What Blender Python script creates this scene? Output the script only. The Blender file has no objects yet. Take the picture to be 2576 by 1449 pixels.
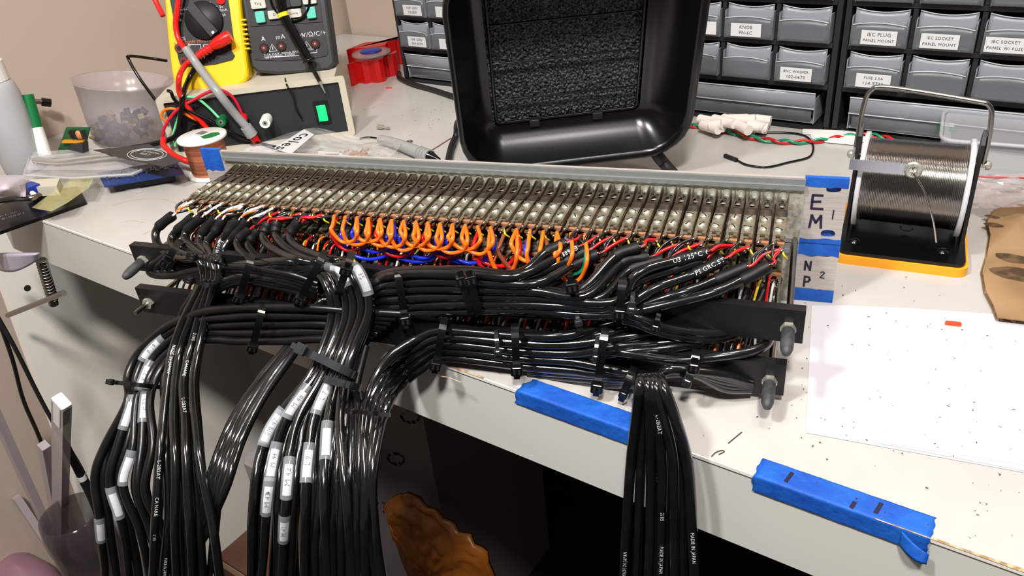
import bpy, math, random
import numpy as np
from mathutils import Vector, Matrix, noise
R = random.Random(7)
sc = bpy.context.scene
COL = sc.collection
# ---------------------------------------------------------------- units and frames
# World: X along the desk front, Y into the desk, Z up, floor at 0. Lengths in mm, scaled by S.
S = 0.001
ZD = 730.0                                    # desk top height
EDGE_B = -47.69
A_ = math.atan(-0.27607)
U = Vector((math.cos(A_), math.sin(A_), 0)); V = Vector((-math.sin(A_), math.cos(A_), 0)); K = Vector((0, 0, 1))
OO = Vector((0, EDGE_B, 0))
def W(p):                                     # rack frame -> world
    q = p - OO; return Vector((q.dot(U), q.dot(V), q.z + ZD))
def B(x, y, z): return W(Vector((x, y, z)))   # rack frame coordinates
def D(u, v, z=0): return Vector((u, v, z + ZD))
BANG = -A_
CAM = Vector((448.28, -478.439, 297.701)); FPX = 1977.76
from mathutils import Euler
MC = Euler((1.02545, 0.08995, 0.32811), 'XYZ').to_matrix()
CW = W(CAM)
TW = Matrix((U, V, K))
MW3 = TW @ MC
def ray(px, py): return MW3 @ Vector(((px - 1288) / FPX, -(py - 724.5) / FPX, -1))
def hit(px, py, n, d):
    r = ray(px, py); return CW + r * ((d - n.dot(CW)) / n.dot(r))
def pz(px, py, z=0): return hit(px, py, K, z + ZD)
BN = (TW @ Vector((0, 1, 0)))
def pb(px, py, y): return hit(px, py, BN, BN.dot(B(0, y, 0)))
def pv(px, py, v): return hit(px, py, Vector((0, 1, 0)), v)
def pu(px, py, u): return hit(px, py, Vector((1, 0, 0)), u)
# ---------------------------------------------------------------- camera, world, lights, exposure
cd = bpy.data.cameras.new('camera'); co = bpy.data.objects.new('camera', cd); COL.objects.link(co)
co.matrix_world = Matrix.Translation(CW * S) @ MW3.to_4x4()
cd.sensor_width = 36; cd.lens = FPX / 2576 * 36; cd.clip_start = 0.01; cd.clip_end = 50
sc.camera = co
sc.view_settings.view_transform = 'Standard'; sc.view_settings.look = 'None'; sc.view_settings.exposure = 0.0
sc.view_settings.gamma = 1; sc.view_settings.use_curve_mapping = False
wd = bpy.data.worlds.new('room'); sc.world = wd; wd.use_nodes = True
bg = wd.node_tree.nodes['Background']; bg.inputs[0].default_value = (1.0, 0.93, 0.86, 1); bg.inputs[1].default_value = 0.11
def area(name, loc, tgt, size, power, col, sy=None):
    l = bpy.data.lights.new(name, 'AREA'); l.shape = 'DISK' if sy is None else 'RECTANGLE'; l.size = size * S
    if sy: l.size_y = sy * S
    l.energy = power; l.color = col
    o = bpy.data.objects.new(name, l); COL.objects.link(o); o.location = loc * S
    o.rotation_euler = (tgt - loc).to_track_quat('-Z', 'Y').to_euler()
area('desk_lamp_light', D(165, -480, 940), D(250, 60, 0), 110, 9.5, (1.0, 0.985, 0.965))
area('arm_lamp_light', D(440, 90, 600), D(430, 0, 0), 90, 1.0, (1.0, 0.98, 0.95))
area('support_panel_fill', D(820, -720, 1430), D(-100, 0, -300), 170, 30, (1.0, 0.95, 0.89))  # added fill, no real fixture: brightens the white support panel under the desk
area('ceiling_light', D(800, 250, 1500), D(150, 150, 0), 260, 4.5, (1.0, 0.86, 0.74))
# ---------------------------------------------------------------- materials
def lin(c): 
    c = c / 255.0
    return c / 12.92 if c <= 0.04045 else ((c + 0.055) / 1.055) ** 2.4
def rgb(t): return (lin(t[0]), lin(t[1]), lin(t[2]), 1)
MATS = {}
def mat(name, col, rough=0.5, metal=0.0, col2=None, nscale=200.0, bump=0.0, bscale=None, trans=0.0, alpha=1.0, ior=1.45, emit=0, spec=None, coat=0, detail=3, lo=.4, hi=.6, wave=None, voro=False, aniso=None):
    if name in MATS: return MATS[name]
    m = bpy.data.materials.new(name); m.use_nodes = True; nt = m.node_tree; b = nt.nodes['Principled BSDF']
    b.inputs['Base Color'].default_value = rgb(col); b.inputs['Roughness'].default_value = rough; b.inputs['Metallic'].default_value = metal
    b.inputs['IOR'].default_value = ior; b.inputs['Transmission Weight'].default_value = trans; b.inputs['Alpha'].default_value = alpha
    if spec is not None: b.inputs['Specular IOR Level'].default_value = spec
    if coat: b.inputs['Coat Weight'].default_value = coat; b.inputs['Coat Roughness'].default_value = 0.08
    if emit: b.inputs['Emission Color'].default_value = rgb(col); b.inputs['Emission Strength'].default_value = emit
    tc = nt.nodes.new('ShaderNodeTexCoord')
    def tex(scale):
        if voro:
            n = nt.nodes.new('ShaderNodeTexVoronoi'); n.inputs['Scale'].default_value = scale; nt.links.new(tc.outputs['Object'], n.inputs['Vector']); return n.outputs['Distance']
        n = nt.nodes.new('ShaderNodeTexNoise'); n.inputs['Scale'].default_value = scale; n.inputs['Detail'].default_value = detail
        if aniso:
            mp = nt.nodes.new('ShaderNodeMapping'); mp.inputs['Scale'].default_value = aniso; nt.links.new(tc.outputs['Object'], mp.inputs['Vector']); nt.links.new(mp.outputs[0], n.inputs['Vector'])
        else: nt.links.new(tc.outputs['Object'], n.inputs['Vector'])
        return n.outputs[0]
    if col2:
        o = tex(nscale); r = nt.nodes.new('ShaderNodeValToRGB'); r.color_ramp.elements[0].position = lo; r.color_ramp.elements[1].position = hi
        r.color_ramp.elements[0].color = rgb(col); r.color_ramp.elements[1].color = rgb(col2)
        nt.links.new(o, r.inputs[0]); nt.links.new(r.outputs[0], b.inputs['Base Color'])
    if bump:
        o = tex(bscale or nscale); bp = nt.nodes.new('ShaderNodeBump'); bp.inputs['Strength'].default_value = bump; bp.inputs['Distance'].default_value = 0.0006
        nt.links.new(o, bp.inputs['Height']); nt.links.new(bp.outputs[0], b.inputs['Normal'])
    MATS[name] = m; return m
WALLM = mat('painted_wall', (184, 168, 154), 0.75, bump=0.15, nscale=260)
DESK = mat('white_laminate', (187, 184, 181), 0.24, col2=(180, 176, 172), nscale=9, spec=.45)
FASC = mat('desk_fascia', (208, 207, 202), 0.4)
LEGM = mat('white_panel', (246, 242, 234), 0.45)
FLOORM = mat('dark_carpet', (40, 34, 32), 0.95, col2=(26, 23, 24), nscale=90, bump=.5)
BAR = mat('black_powder_coat', (17, 17, 20), 0.45, bump=.06, nscale=900)
ALU = mat('galvanised_steel', (196, 194, 180), 0.5, metal=.3, col2=(142, 140, 126), nscale=380, bump=.35, bscale=520, lo=.3, hi=.7)
ALUT = mat('marked_aluminium', (192, 182, 178), 0.45, metal=.25, col2=(176, 170, 166), nscale=60, bump=.05, aniso=(1, 1, 14))
RAIL = mat('rail_aluminium', (150, 153, 153), 0.35, metal=.45, bump=.05, nscale=200, aniso=(.1, 1, 4))
BRONZE = mat('tarnished_bronze', (112, 100, 86), 0.34, metal=.65, col2=(76, 64, 53), nscale=110, lo=.35, hi=.65, bump=.05)
BRONZED = mat('dark_bronze', (66, 54, 44), 0.42, metal=.75, col2=(44, 34, 28), nscale=170)
NICK = mat('dull_nickel', (150, 142, 124), 0.36, metal=.6, col2=(112, 104, 88), nscale=140, bump=.06)
SCR = mat('nickel_screw', (196, 198, 184), 0.36, metal=.6, col2=(164, 164, 150), nscale=500)
SLOT = mat('slot_shadow', (34, 30, 26), 0.8)
PHEN = mat('phenolic_board', (160, 112, 80), 0.55, col2=(120, 80, 55), nscale=240)
SOLD = mat('solder', (190, 188, 182), 0.16, metal=1)
FLUX = mat('burnt_flux', (62, 46, 32), 0.3, col2=(110, 95, 78), nscale=400, coat=.5)
JACK = mat('cable_jacket', (11, 12, 13), 0.17, col2=(16, 17, 18), nscale=60, bump=.3, bscale=70, spec=.8, coat=.4)
JACKM = mat('matte_cable_jacket', (14, 14, 15), 0.3, col2=(19, 19, 20), nscale=60, bump=.3, bscale=80)
SHR = mat('heat_shrink', (17, 17, 18), 0.5, bump=.2, nscale=150, spec=.35)
SHRG = mat('grey_heat_shrink', (62, 63, 66), 0.5, bump=.2, nscale=150)
ZIP = mat('nylon_tie', (13, 13, 15), 0.22, spec=.6)
PRN = mat('white_print', (205, 210, 215), 0.6)
PAPER = mat('label_paper', (206, 206, 208), 0.7)
INK = mat('marker_ink', (32, 24, 54), 0.5)
INKB = mat('black_ink', (24, 24, 26), 0.6)
BLUE = mat('masking_tape', (14, 76, 172), 0.62, col2=(20, 92, 188), nscale=55, bump=.9, bscale=260)
OR = mat('orange_insulation', (246, 112, 22), 0.3, coat=.3)
BSTEEL = mat('bright_steel', (206, 206, 204), .22, metal=.8)
RED = mat('red_insulation', (200, 20, 26), 0.3, coat=.3)
BLU = mat('blue_insulation', (24, 44, 205), 0.3, coat=.3)
GRN = mat('green_insulation', (10, 140, 100), 0.3, coat=.3)
BRN = mat('brown_insulation', (128, 70, 50), 0.3, coat=.3)
WHT = mat('white_insulation', (226, 222, 226), 0.3, coat=.3)
YEL = mat('yellow_insulation', (214, 200, 30), 0.4)
BLK = mat('black_insulation', (20, 20, 22), 0.25, coat=.4)
GRY = mat('grey_insulation', (96, 98, 104), 0.4)
CAP = mat('rubber_cap', (52, 54, 56), 0.55, col2=(66, 68, 70), nscale=200, bump=.2)
STEEL = mat('steel_rod', (150, 148, 142), 0.25, metal=1, bump=.05, nscale=300)
CLEARB = mat('clear_label_sleeve', (225, 232, 242), 0.12, trans=.0, alpha=.22, spec=.9)
# ---------------------------------------------------------------- object helpers
WM = {}
def tag(o, label=None, cat=None, group=None, kind=None):
    if label: o['label'] = label
    if cat: o['category'] = cat
    if group: o['group'] = group
    if kind: o['kind'] = kind
    return o
def thing(name, loc, label, cat, group=None, rz=0):
    o = bpy.data.objects.new(name, None); COL.objects.link(o); o.empty_display_size = .01
    o.location = loc * S; o.rotation_euler = (0, 0, rz)
    WM[o.name] = Matrix.Translation(loc) @ Matrix.Rotation(rz, 4, 'Z')
    return tag(o, label, cat, group)
def basis(axis):
    a = axis.normalized(); h = Vector((0, 0, 1)) if abs(a.z) < .9 else Vector((1, 0, 0))
    x = h.cross(a).normalized(); return x, a.cross(x), a
class MB:
    def __init__(s): s.v = []; s.f = []; s.mi = []; s.m = 0; s.sm = []; s.smooth = True
    def add(s, vs, fs, smooth=None):
        o = len(s.v); s.v.extend(Vector(q) for q in vs)
        for f in fs: s.f.append([i + o for i in f]); s.mi.append(s.m); s.sm.append(s.smooth if smooth is None else smooth)
        return s
    def box(s, c, sz, fr=None, bev=0):
        hx, hy, hz = sz[0] / 2, sz[1] / 2, sz[2] / 2; c = Vector(c)
        X, Y, Z = fr if fr else (Vector((1, 0, 0)), Vector((0, 1, 0)), K)
        if bev:
            b = min(bev, hx * .9, hy * .9); prof = []
            for sx, sy, a0 in ((1, 1, 0), (-1, 1, 90), (-1, -1, 180), (1, -1, 270)):
                for k in range(4):
                    a = math.radians(a0 + 30 * k); prof.append((sx * (hx - b) + b * math.cos(a), sy * (hy - b) + b * math.sin(a)))
            e = min(b, hz) * .3; n = len(prof); vs = []
            for zz, ins in ((-hz, e), (-hz + e, 0), (hz - e, 0), (hz, e)):
                for (x, y) in prof:
                    l = 1 - ins / max(hx, hy); vs.append(c + X * x * l + Y * y * l + Z * zz)
            fs = [[r * n + i, r * n + (i + 1) % n, (r + 1) * n + (i + 1) % n, (r + 1) * n + i] for r in range(3) for i in range(n)]
            return s.add(vs, fs + [list(range(n))[::-1], list(range(3 * n, 4 * n))], False)
        vs = [c + X * x * hx + Y * y * hy + Z * z * hz for z in (-1, 1) for y in (-1, 1) for x in (-1, 1)]
        return s.add(vs, [[0, 2, 3, 1], [4, 5, 7, 6], [0, 1, 5, 4], [2, 6, 7, 3], [0, 4, 6, 2], [1, 3, 7, 5]], False)
    def cyl(s, p0, p1, r0, r1=None, n=16, caps=True, smooth=True):
        p0 = Vector(p0); p1 = Vector(p1); r1 = r0 if r1 is None else r1; x, y, a = basis(p1 - p0); vs = []
        for p, r in ((p0, r0), (p1, r1)):
            for i in range(n): t = 2 * math.pi * i / n; vs.append(p + x * math.cos(t) * r + y * math.sin(t) * r)
        s.add(vs, [[i, (i + 1) % n, n + (i + 1) % n, n + i] for i in range(n)], smooth)
        if caps: s.add(vs, [list(range(n))[::-1], list(range(n, 2 * n))], False)
        return s
    def lathe(s, prof, c, axis=K, n=24, fr=None, smooth=True, closed=False):
        c = Vector(c); x, y, a = fr if fr else basis(Vector(axis)); vs = []
        for r, h in prof:
            for i in range(n): t = 2 * math.pi * i / n; vs.append(c + x * math.cos(t) * r + y * math.sin(t) * r + a * h)
        m = len(prof); rr = m if closed else m - 1
        return s.add(vs, [[k * n + i, k * n + (i + 1) % n, ((k + 1) % m) * n + (i + 1) % n, ((k + 1) % m) * n + i] for k in range(rr) for i in range(n)], smooth)
    def prism(s, pts, fr, o, d, flip=False):
        # pts 2d in frame (X,Y); extruded by d along Z from origin o
        X, Y, Z = fr; o = Vector(o); n = len(pts)
        vs = [o + X * p[0] + Y * p[1] for p in pts] + [o + X * p[0] + Y * p[1] + Z * d for p in pts]
        return s.add(vs, [[i, (i + 1) % n, n + (i + 1) % n, n + i] for i in range(n)] + [list(range(n))[::-1], list(range(n, 2 * n))], False)
    def tube(s, P, r, n=8, caps=True, rf=None, flat=None, up=None):
        P = [Vector(p) for p in P]; m = len(P); vs = []
        t0 = (P[1] - P[0]).normalized(); x, y, _ = basis(t0)
        if up is not None: x = (up - t0 * up.dot(t0)).normalized(); y = t0.cross(x)
        for i in range(m):
            t = ((P[min(i + 1, m - 1)] - P[max(i - 1, 0)])).normalized()
            x = (x - t * x.dot(t))
            x = x.normalized() if x.length > 1e-6 else basis(t)[0]
            y = t.cross(x); rr = rf(i / (m - 1)) * r if rf else r
            fx, fy = flat if flat else (1, 1)
            for k in range(n): a = 2 * math.pi * k / n + (math.pi / n if n == 4 else 0); vs.append(P[i] + x * math.cos(a) * rr * fx + y * math.sin(a) * rr * fy)
        s.add(vs, [[i * n + k, i * n + (k + 1) % n, (i + 1) * n + (k + 1) % n, (i + 1) * n + k] for i in range(m - 1) for k in range(n)], n > 4)
        if caps: s.add(vs, [list(range(n))[::-1], list(range((m - 1) * n, m * n))], False)
        return s
    def grid(s, fn, nu, nv, smooth=True, thick=None):
        vs = [fn(i / nu, j / nv) for j in range(nv + 1) for i in range(nu + 1)]
        fs = [[j * (nu + 1) + i, j * (nu + 1) + i + 1, (j + 1) * (nu + 1) + i + 1, (j + 1) * (nu + 1) + i] for j in range(nv) for i in range(nu)]
        if thick:
            t = Vector(thick); w = nu + 1; N = len(vs); vs = vs + [q + t for q in vs]; f2 = [[i + N for i in f[::-1]] for f in fs]
            ed = [i for i in range(nu + 1)] + [j * w + nu for j in range(1, nv + 1)] + [nv * w + i for i in range(nu - 1, -1, -1)] + [j * w for j in range(nv - 1, 0, -1)]
            fs = fs + f2 + [[ed[k], ed[k] + N, ed[(k + 1) % len(ed)] + N, ed[(k + 1) % len(ed)]] for k in range(len(ed))]
        return s.add(vs, fs, smooth)
    def sphere(s, c, r, n=8, sc=(1, 1, 1), fr=None):
        c = Vector(c); X, Y, Z = fr if fr else (Vector((1, 0, 0)), Vector((0, 1, 0)), K); h = max(3, n // 2); vs = [c - Z * r * sc[2]]
        for j in range(1, h):
            b = math.pi * j / h - math.pi / 2
            for i in range(n): a = 2 * math.pi * i / n; vs.append(c + X * r * sc[0] * math.cos(a) * math.cos(b) + Y * r * sc[1] * math.sin(a) * math.cos(b) + Z * r * sc[2] * math.sin(b))
        vs.append(c + Z * r * sc[2]); T = len(vs) - 1
        fs = [[0, 1 + (i + 1) % n, 1 + i] for i in range(n)] + [[T, 1 + (h - 2) * n + i, 1 + (h - 2) * n + (i + 1) % n] for i in range(n)]
        fs += [[1 + j * n + i, 1 + j * n + (i + 1) % n, 1 + (j + 1) * n + (i + 1) % n, 1 + (j + 1) * n + i] for j in range(h - 2) for i in range(n)]
        return s.add(vs, fs, True)
    def text(s, st, fr, o, size, align='CENTER', fn=None):
        vs, fs = glyphs(st, align); X, Y, Z = fr if fr else (None, None, None)
        if fn: s.add([fn(x * size, y * size) for x, y in vs], fs, False)
        else: s.add([o + X * x * size + Y * y * size for x, y in vs], fs, False)
        return s
    def mesh(s, name, mats, inv=None):
        me = bpy.data.meshes.new(name)
        vs = [(inv @ q if inv else q) * S for q in s.v]
        me.from_pydata([tuple(q) for q in vs], [], s.f)
        for m in (mats if isinstance(mats, (list, tuple)) else [mats]): me.materials.append(m)
        me.polygons.foreach_set('material_index', s.mi); me.polygons.foreach_set('use_smooth', s.sm); me.update()
        return me
    def build(s, name, mats, parent=None, org=None, label=None, cat=None, group=None, kind=None, local=False):
        if parent is None:
            if org is None:
                A = np.array([tuple(q) for q in s.v]); org = Vector((A[:, 0].mean(), A[:, 1].mean(), A[:, 2].min()))
            me = s.mesh(name, mats, Matrix.Translation(-org)); o = bpy.data.objects.new(name, me); COL.objects.link(o); o.location = org * S
            WM[o.name] = Matrix.Translation(org)
        else:
            w = WM[parent.name]; me = s.mesh(name, mats, None if local else w.inverted()); o = bpy.data.objects.new(name, me); COL.objects.link(o); o.parent = parent
            WM[o.name] = w
        return tag(o, label, cat, group, kind)
GC = {}
def glyphs(st, align='CENTER'):
    if (st, align) in GC: return GC[(st, align)]
    cu = bpy.data.curves.new('t', 'FONT'); cu.body = st; cu.size = 1; cu.align_x = align; cu.align_y = 'CENTER'; cu.resolution_u = 2; cu.space_character = 1.1
    o = bpy.data.objects.new('t', cu); me = bpy.data.meshes.new_from_object(o)
    r = ([(q.co.x, q.co.y) for q in me.vertices], [list(p.vertices) for p in me.polygons])
    bpy.data.objects.remove(o); bpy.data.curves.remove(cu); bpy.data.meshes.remove(me); GC[(st, align)] = r; return r
def smooth(P, k=6):
    P = [Vector(p) for p in P]; Q = [P[0] * 2 - P[1]] + P + [P[-1] * 2 - P[-2]]; out = []
    for i in range(1, len(Q) - 2):
        a, b, c, d = Q[i - 1:i + 3]
        for j in range(k):
            t = j / k; out.append(.5 * ((2 * b) + (c - a) * t + (2 * a - 5 * b + 4 * c - d) * t * t + (3 * b - a - 3 * c + d) * t ** 3))
    out.append(P[-1]); return out
def struct(mb, name, m, **k): return mb.build(name, m, kind='structure', **k)
# ---------------------------------------------------------------- the room and the desk
WL, WB = -490.0, 665.0
struct(MB().box((200, 300, -10), (2400, 3000, 20)), 'floor', FLOORM)
struct(MB().box((WL - 20, 350, 1000), (40, 2600, 2000)), 'wall_left', WALLM)
struct(MB().box((500, WB + 20, 1000), (1940, 40, 2000)), 'wall_back', WALLM)
T = 55.6
desk = thing('desk', D(0, 0, -T), 'white laminate desk top with a deep fascia and a side support panel', 'desk')
top = [(WL + 1, 0), (1000, 0), (1000, 660), (WL + 1, 660)]
fr3 = (Vector((1, 0, 0)), Vector((0, 1, 0)), K)
MB().prism(top, fr3, D(0, 0, -3), 3).build('desk_top', DESK, desk)
MB().prism([(WL + 2, 18), (WL + 2, 655), (1000, 655), (1000, 18)], fr3, D(0, 0, -22), 18.9).build('core_board', LEGM, desk)
MB().box(D(327, 8, -T / 2 - 1.5), (1346, 16, T - 3)).build('fascia', FASC, desk)
MB().box(D(327, -.3, -1.2), (1346, 1.2, 2.0)).build('edge_trim', mat('edge_trim', (236, 232, 226), .3), desk)
for x0, x1 in ((262, 292), (520, 700)):
    e = MB()
    n = 14; pts = []
    for i in range(n + 1): pts.append((x0 + (x1 - x0) * i / n, -0.2 + 1.6 * abs(noise.noise(Vector((i * .7, x0, 0))))))
    for i in range(n): e.add([D(pts[i][0], -1.2, .12), D(pts[i + 1][0], -1.2, .12), D(pts[i + 1][0], pts[i + 1][1] + .4, .12), D(pts[i][0], pts[i][1] + .4, .12)], [[0, 1, 2, 3]], False)
    e.build('chipped_edge', mat('exposed_chipboard', (150, 122, 88), .9, col2=(196, 176, 142), nscale=300), desk, label='exposed brown chipboard along the chipped front edge')
LP = -420.0
m = MB(); zb = -ZD
m.prism([(8, -24), (-60, zb), (650, zb), (650, -24)], (Vector((0, 1, 0)), K, Vector((1, 0, 0))), D(LP - 18, 0, 0), 18); m.build('support_panel', LEGM, desk)
h = MB(); q = pu(69, 725, LP + .1)
h.cyl(Vector((LP - 1, q.y, q.z)), Vector((LP + .2, q.y, q.z)), 4, n=14); h.build('shelf_pin_hole', SLOT, desk)

ST = mat('desk_scuff', (176, 158, 140), .6)
for k, L in enumerate((((280, 518), (320, 506), (370, 500), (415, 502), (445, 512)), ((300, 560), (330, 555), (365, 560)), ((360, 590), (380, 580), (400, 582)), ((1100, 945), (1130, 950), (1160, 962)))):
    Q = smooth([pz(x, y, .06) for x, y in L], 5); g = MB(); w_ = 1.1 if k == 0 else .6
    for i in range(len(Q) - 1):
        ww = w_ * (.4 + abs(noise.noise(Q[i] * .2))); d_ = (Q[i + 1] - Q[i]).normalized().cross(K) * ww
        g.add([Q[i] - d_, Q[i + 1] - d_, Q[i + 1] + d_, Q[i] + d_], [[0, 1, 2, 3]], False)
    g.build('scuff_mark', ST, desk, label='thin brown scuff on the white desk top')
# ---------------------------------------------------------------- the two jack panels
JX0, JP = 43.67, 8.551
def oval_plate(mb, x0, x1, z0, z1, holes, y0, y1):
    # plate in local XZ, split in horizontal strips, each with at most one oval hole
    zs = [z0] + [(holes[i][1] + holes[i + 1][1]) / 2 for i in range(len(holes) - 1)] + [z1]
    for k, (hx, hz, a, b) in enumerate(holes):
        lo, hi = zs[k], zs[k + 1]; n = 28; inn = []; out = []
        for i in range(n):
            t = 2 * math.pi * i / n; c, s_ = math.cos(t), math.sin(t)
            inn.append((hx + a * math.copysign(abs(c) ** .7, c), hz + b * math.copysign(abs(s_) ** .9, s_)))
            k_ = min((x1 - hx if c > 0 else hx - x0) / max(abs(c), 1e-6), (hi - hz if s_ > 0 else hz - lo) / max(abs(s_), 1e-6)); out.append((hx + c * k_, hz + s_ * k_))
        for cx, cz in ((x0, lo), (x1, lo), (x1, hi), (x0, hi)):
            j = min(range(n), key=lambda q: (out[q][0] - cx) ** 2 + (out[q][1] - cz) ** 2); out[j] = (cx, cz)
        vs = [(x, y, z) for y in (y0, y1) for (x, z) in inn + out]; N = 2 * n; f = []
        for i in range(n):
            j = (i + 1) % n
            f += [[i, j, n + j, n + i], [N + i, N + n + i, N + n + j, N + j], [i, N + i, N + j, j], [n + i, n + j, N + n + j, N + n + i]]
        mb.add(vs, f, False)
L3 = (Vector((1, 0, 0)), Vector((0, 0, 1)), Vector((0, -1, 0)))     # text frame seen from behind the panel
def jack_meshes(seed):
    r = random.Random(seed); j = lambda a: r.uniform(-a, a)
    fr = MB(); fr.smooth = False                                     # bronze frame with fins and spring leaf
    fr.m = 0
    for sx in (-1, 1):
        x = 3.15 * sx + j(.1)
        prof = [(-1.5, -9), (-1.5, -7.5), (-6, -6), (-9, .2), (-13, 1.4), (-20, .2), (-30, -1.0), (-40, -1.8), (-44, -2), (-44, -4), (-28, -6), (-14, -9)]
        fr.prism(prof, (Vector((0, 1, 0)), K, Vector((1, 0, 0))), (x - .3, 0, 0), .6)
    def leaf(u, v):
        y = -20 - 26 * v; return Vector(((u - .5) * (6.4), y, -1.0 + .9 * v + .5 * math.sin(v * 3.1) + j(.02)))
    # leaf with open oval near the panel
    n = 12
    top = [(-3.2, -19), (-3.2, -46), (3.2, -46), (3.2, -19)]
    ring = []
    for i in range(n): a = 2 * math.pi * i / n; ring.append((2.0 * math.cos(a), -25 + 5.2 * math.sin(a)))
    def zz(y): return -1.2 + (-y - 19) / 27 * 1.0 + .35 * math.sin((-y - 19) / 27 * 3.1)
    outr = []
    for i in range(n):
        a = 2 * math.pi * i / n; c, s_ = math.cos(a), math.sin(a); k_ = min(3.2 / max(abs(c), 1e-6), 6 / max(abs(s_), 1e-6)); outr.append((c * k_, -25 + s_ * k_))
    for cx, cy in ((-3.2, -19), (3.2, -19), (3.2, -31), (-3.2, -31)):
        q = min(range(n), key=lambda q: (outr[q][0] - cx) ** 2 + (outr[q][1] - cy) ** 2); outr[q] = (cx, cy)
    vs = [(x, y, zz(y)) for x, y in ring + outr] + [(x, y, zz(y) - .5) for x, y in ring]
    f = [[i, n + i, n + (i + 1) % n, (i + 1) % n] for i in range(n)] + [[i, (i + 1) % n, 2 * n + (i + 1) % n, 2 * n + i] for i in range(n)]
    fr.add(vs, f, False)
    fr.grid(lambda u, v: Vector(((u - .5) * 6.4, -31 - 15 * v, zz(-31 - 15 * v))), 2, 5, True, thick=(0, 0, -.5))
    fr.m = 1
    fr.box((0, -15, -9.2), (6.6, 28, .8)); fr.box((0, -24, -5.6), (5.4, 13, .5)); fr.box((0, -37, -7.2), (6.6, 16, 3.2))
    fr.m = 2                                                         # barrel and socket screw at the panel end
    fr.cyl((0, 0, -5), (0, -9, -5), 2.9, n=12); fr.cyl((0, -9, -5), (0, -11, -5), 2.2, n=6); fr.m = 3; fr.cyl((0, -11, -5), (0, -11.1, -5), 1.1, n=6)
    fr.m = 2; fr.grid(lambda u, v: Vector(((u - .5) * 3.6, -19 - 7 * v, -3.2 + 2.2 * v - 1.2 * math.sin(v * 3.14))), 2, 5, True, thick=(0, 0, -.4))
    cp = MB(); cp.m = 0; cp.box((0, -54.5, .1), (6.6, 23.5, 1.1)); cp.box((2.0 + j(.3), -67.5, -.1), (2.0, 3.4, .8)); cp.box((-2.4, -67, -.2), (1.4, 2.6, .8)); cp.box((0, -56.5, -1.2), (6.9, 24.5, .5))
    ph = MB()
    for k in range(4): ph.m = 0 if k % 2 == 0 else 1; ph.box((j(.15), -57.5 + j(.6), -2.6 - k * 1.8), (6.8, 27 + (1.2 if k % 2 == 0 else 0), 1.3 if k % 2 == 0 else .5))
    lg = MB()
    for k in range(3):
        x = (-2.2, 2.0, 0)[k] + j(.4); z = (-.6, -3.0, -6.4)[k]; L = (7, 9, 6)[k] + j(1)
        lg.m = 0; lg.box((x, -68 - L / 2, z), (1.9, L, .55)); lg.m = 1; lg.box((x, -70 - L + 2.2, z + .3), (1.0, 1.6, .1)); lg.m = 2
        lg.sphere((x + j(.3), -68 - L + j(.5), z + .4), 1.35, 7, (1, 1.5, .85)); lg.m = 3; lg.sphere((x + j(1), -69 - L * .4, z - .5), 1.1, 6, (1, 1.6, .7))
    return fr.mesh('jack', [BRONZE, BRONZED, SCR, SLOT]), cp.mesh('clamp_plate', [NICK]), ph.mesh('insulator_stack', [PHEN, BRONZED]), lg.mesh('solder_lug', [NICK, SLOT, SOLD, FLUX])
JM = [jack_meshes(k) for k in range(4)]
def screw_mesh():
    m = MB(); m.lathe([(0, 1.6), (.8, 1.55), (1.8, 1.25), (2.5, .6), (2.65, 0)], (0, 0, 0), K, 16, fr=(Vector((1, 0, 0)), Vector((0, 1, 0)), K)); m.m = 1; m.box((0, 0, 1.36), (4.3, .75, .5)); return m.mesh('screw', [SCR, SLOT])
SM = screw_mesh()
def child(name, me, par, loc, rot=(0, 0, 0)):
    o = bpy.data.objects.new(name, me); COL.objects.link(o); o.parent = par; o.location = Vector(loc) * S; o.rotation_euler = rot; return o
HAND = {'E': [[(-1, 1), (-1, -1)], [(-1, 1), (.9, 1)], [(-1, 0), (.6, .1)], [(-1, -1), (1.2, -1)]], 'M': [[(-1, -1), (-.8, 1)], [(-.8, 1), (0, -.2)], [(0, -.2), (.8, 1)], [(.8, 1), (1, -1)]],
        'N': [[(-.8, -1), (-.8, 1)], [(-.8, 1), (.8, -1)], [(.8, -1), (.8, 1)]], 'P': [[(-.7, -1), (-.7, 1)], [(-.7, 1), (.5, .9)], [(.5, .9), (.8, .4)], [(.8, .4), (.4, 0)], [(.4, 0), (-.7, -.1)]],
        '1': [[(0, -1), (.15, 1)]], '2': [[(-.6, .6), (0, 1)], [(0, 1), (.6, .6)], [(.6, .6), (-.6, -.9)], [(-.6, -.9), (.7, -1)]]}
def handwrite(mb, ch, x, z, sx, sz, w, y=-.35):
    for (a, b), (c, d) in HAND[ch]:
        p, q = Vector((x + a * sx, y, z + b * sz)), Vector((x + c * sx, y, z + d * sz)); t = (q - p).normalized(); n_ = Vector((t.z, 0, -t.x)) * w / 2; p -= t * w * .3; q += t * w * .3
        mb.add([p - n_, q - n_, q + n_, p + n_], [[0, 1, 2, 3]], False)
def ragged(x0, x1, z0, z1, lo, hi, n=14, y=-.15, t=.12, side='z'):
    # tape piece with torn lower / upper edge
    g = MB()
    def fn(u, v):
        zl = z0 + (lo * noise.noise(Vector((u * 5 + x0, z0, 1))) if lo else 0); zh = z1 + (hi * noise.noise(Vector((u * 5 + x1, z1, 3))) if hi else 0)
        return Vector((x0 + (x1 - x0) * u, y, zl + (zh - zl) * v))
    return g.grid(fn, n, 3, False, thick=(0, -t, 0))
LUG = {}
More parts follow.
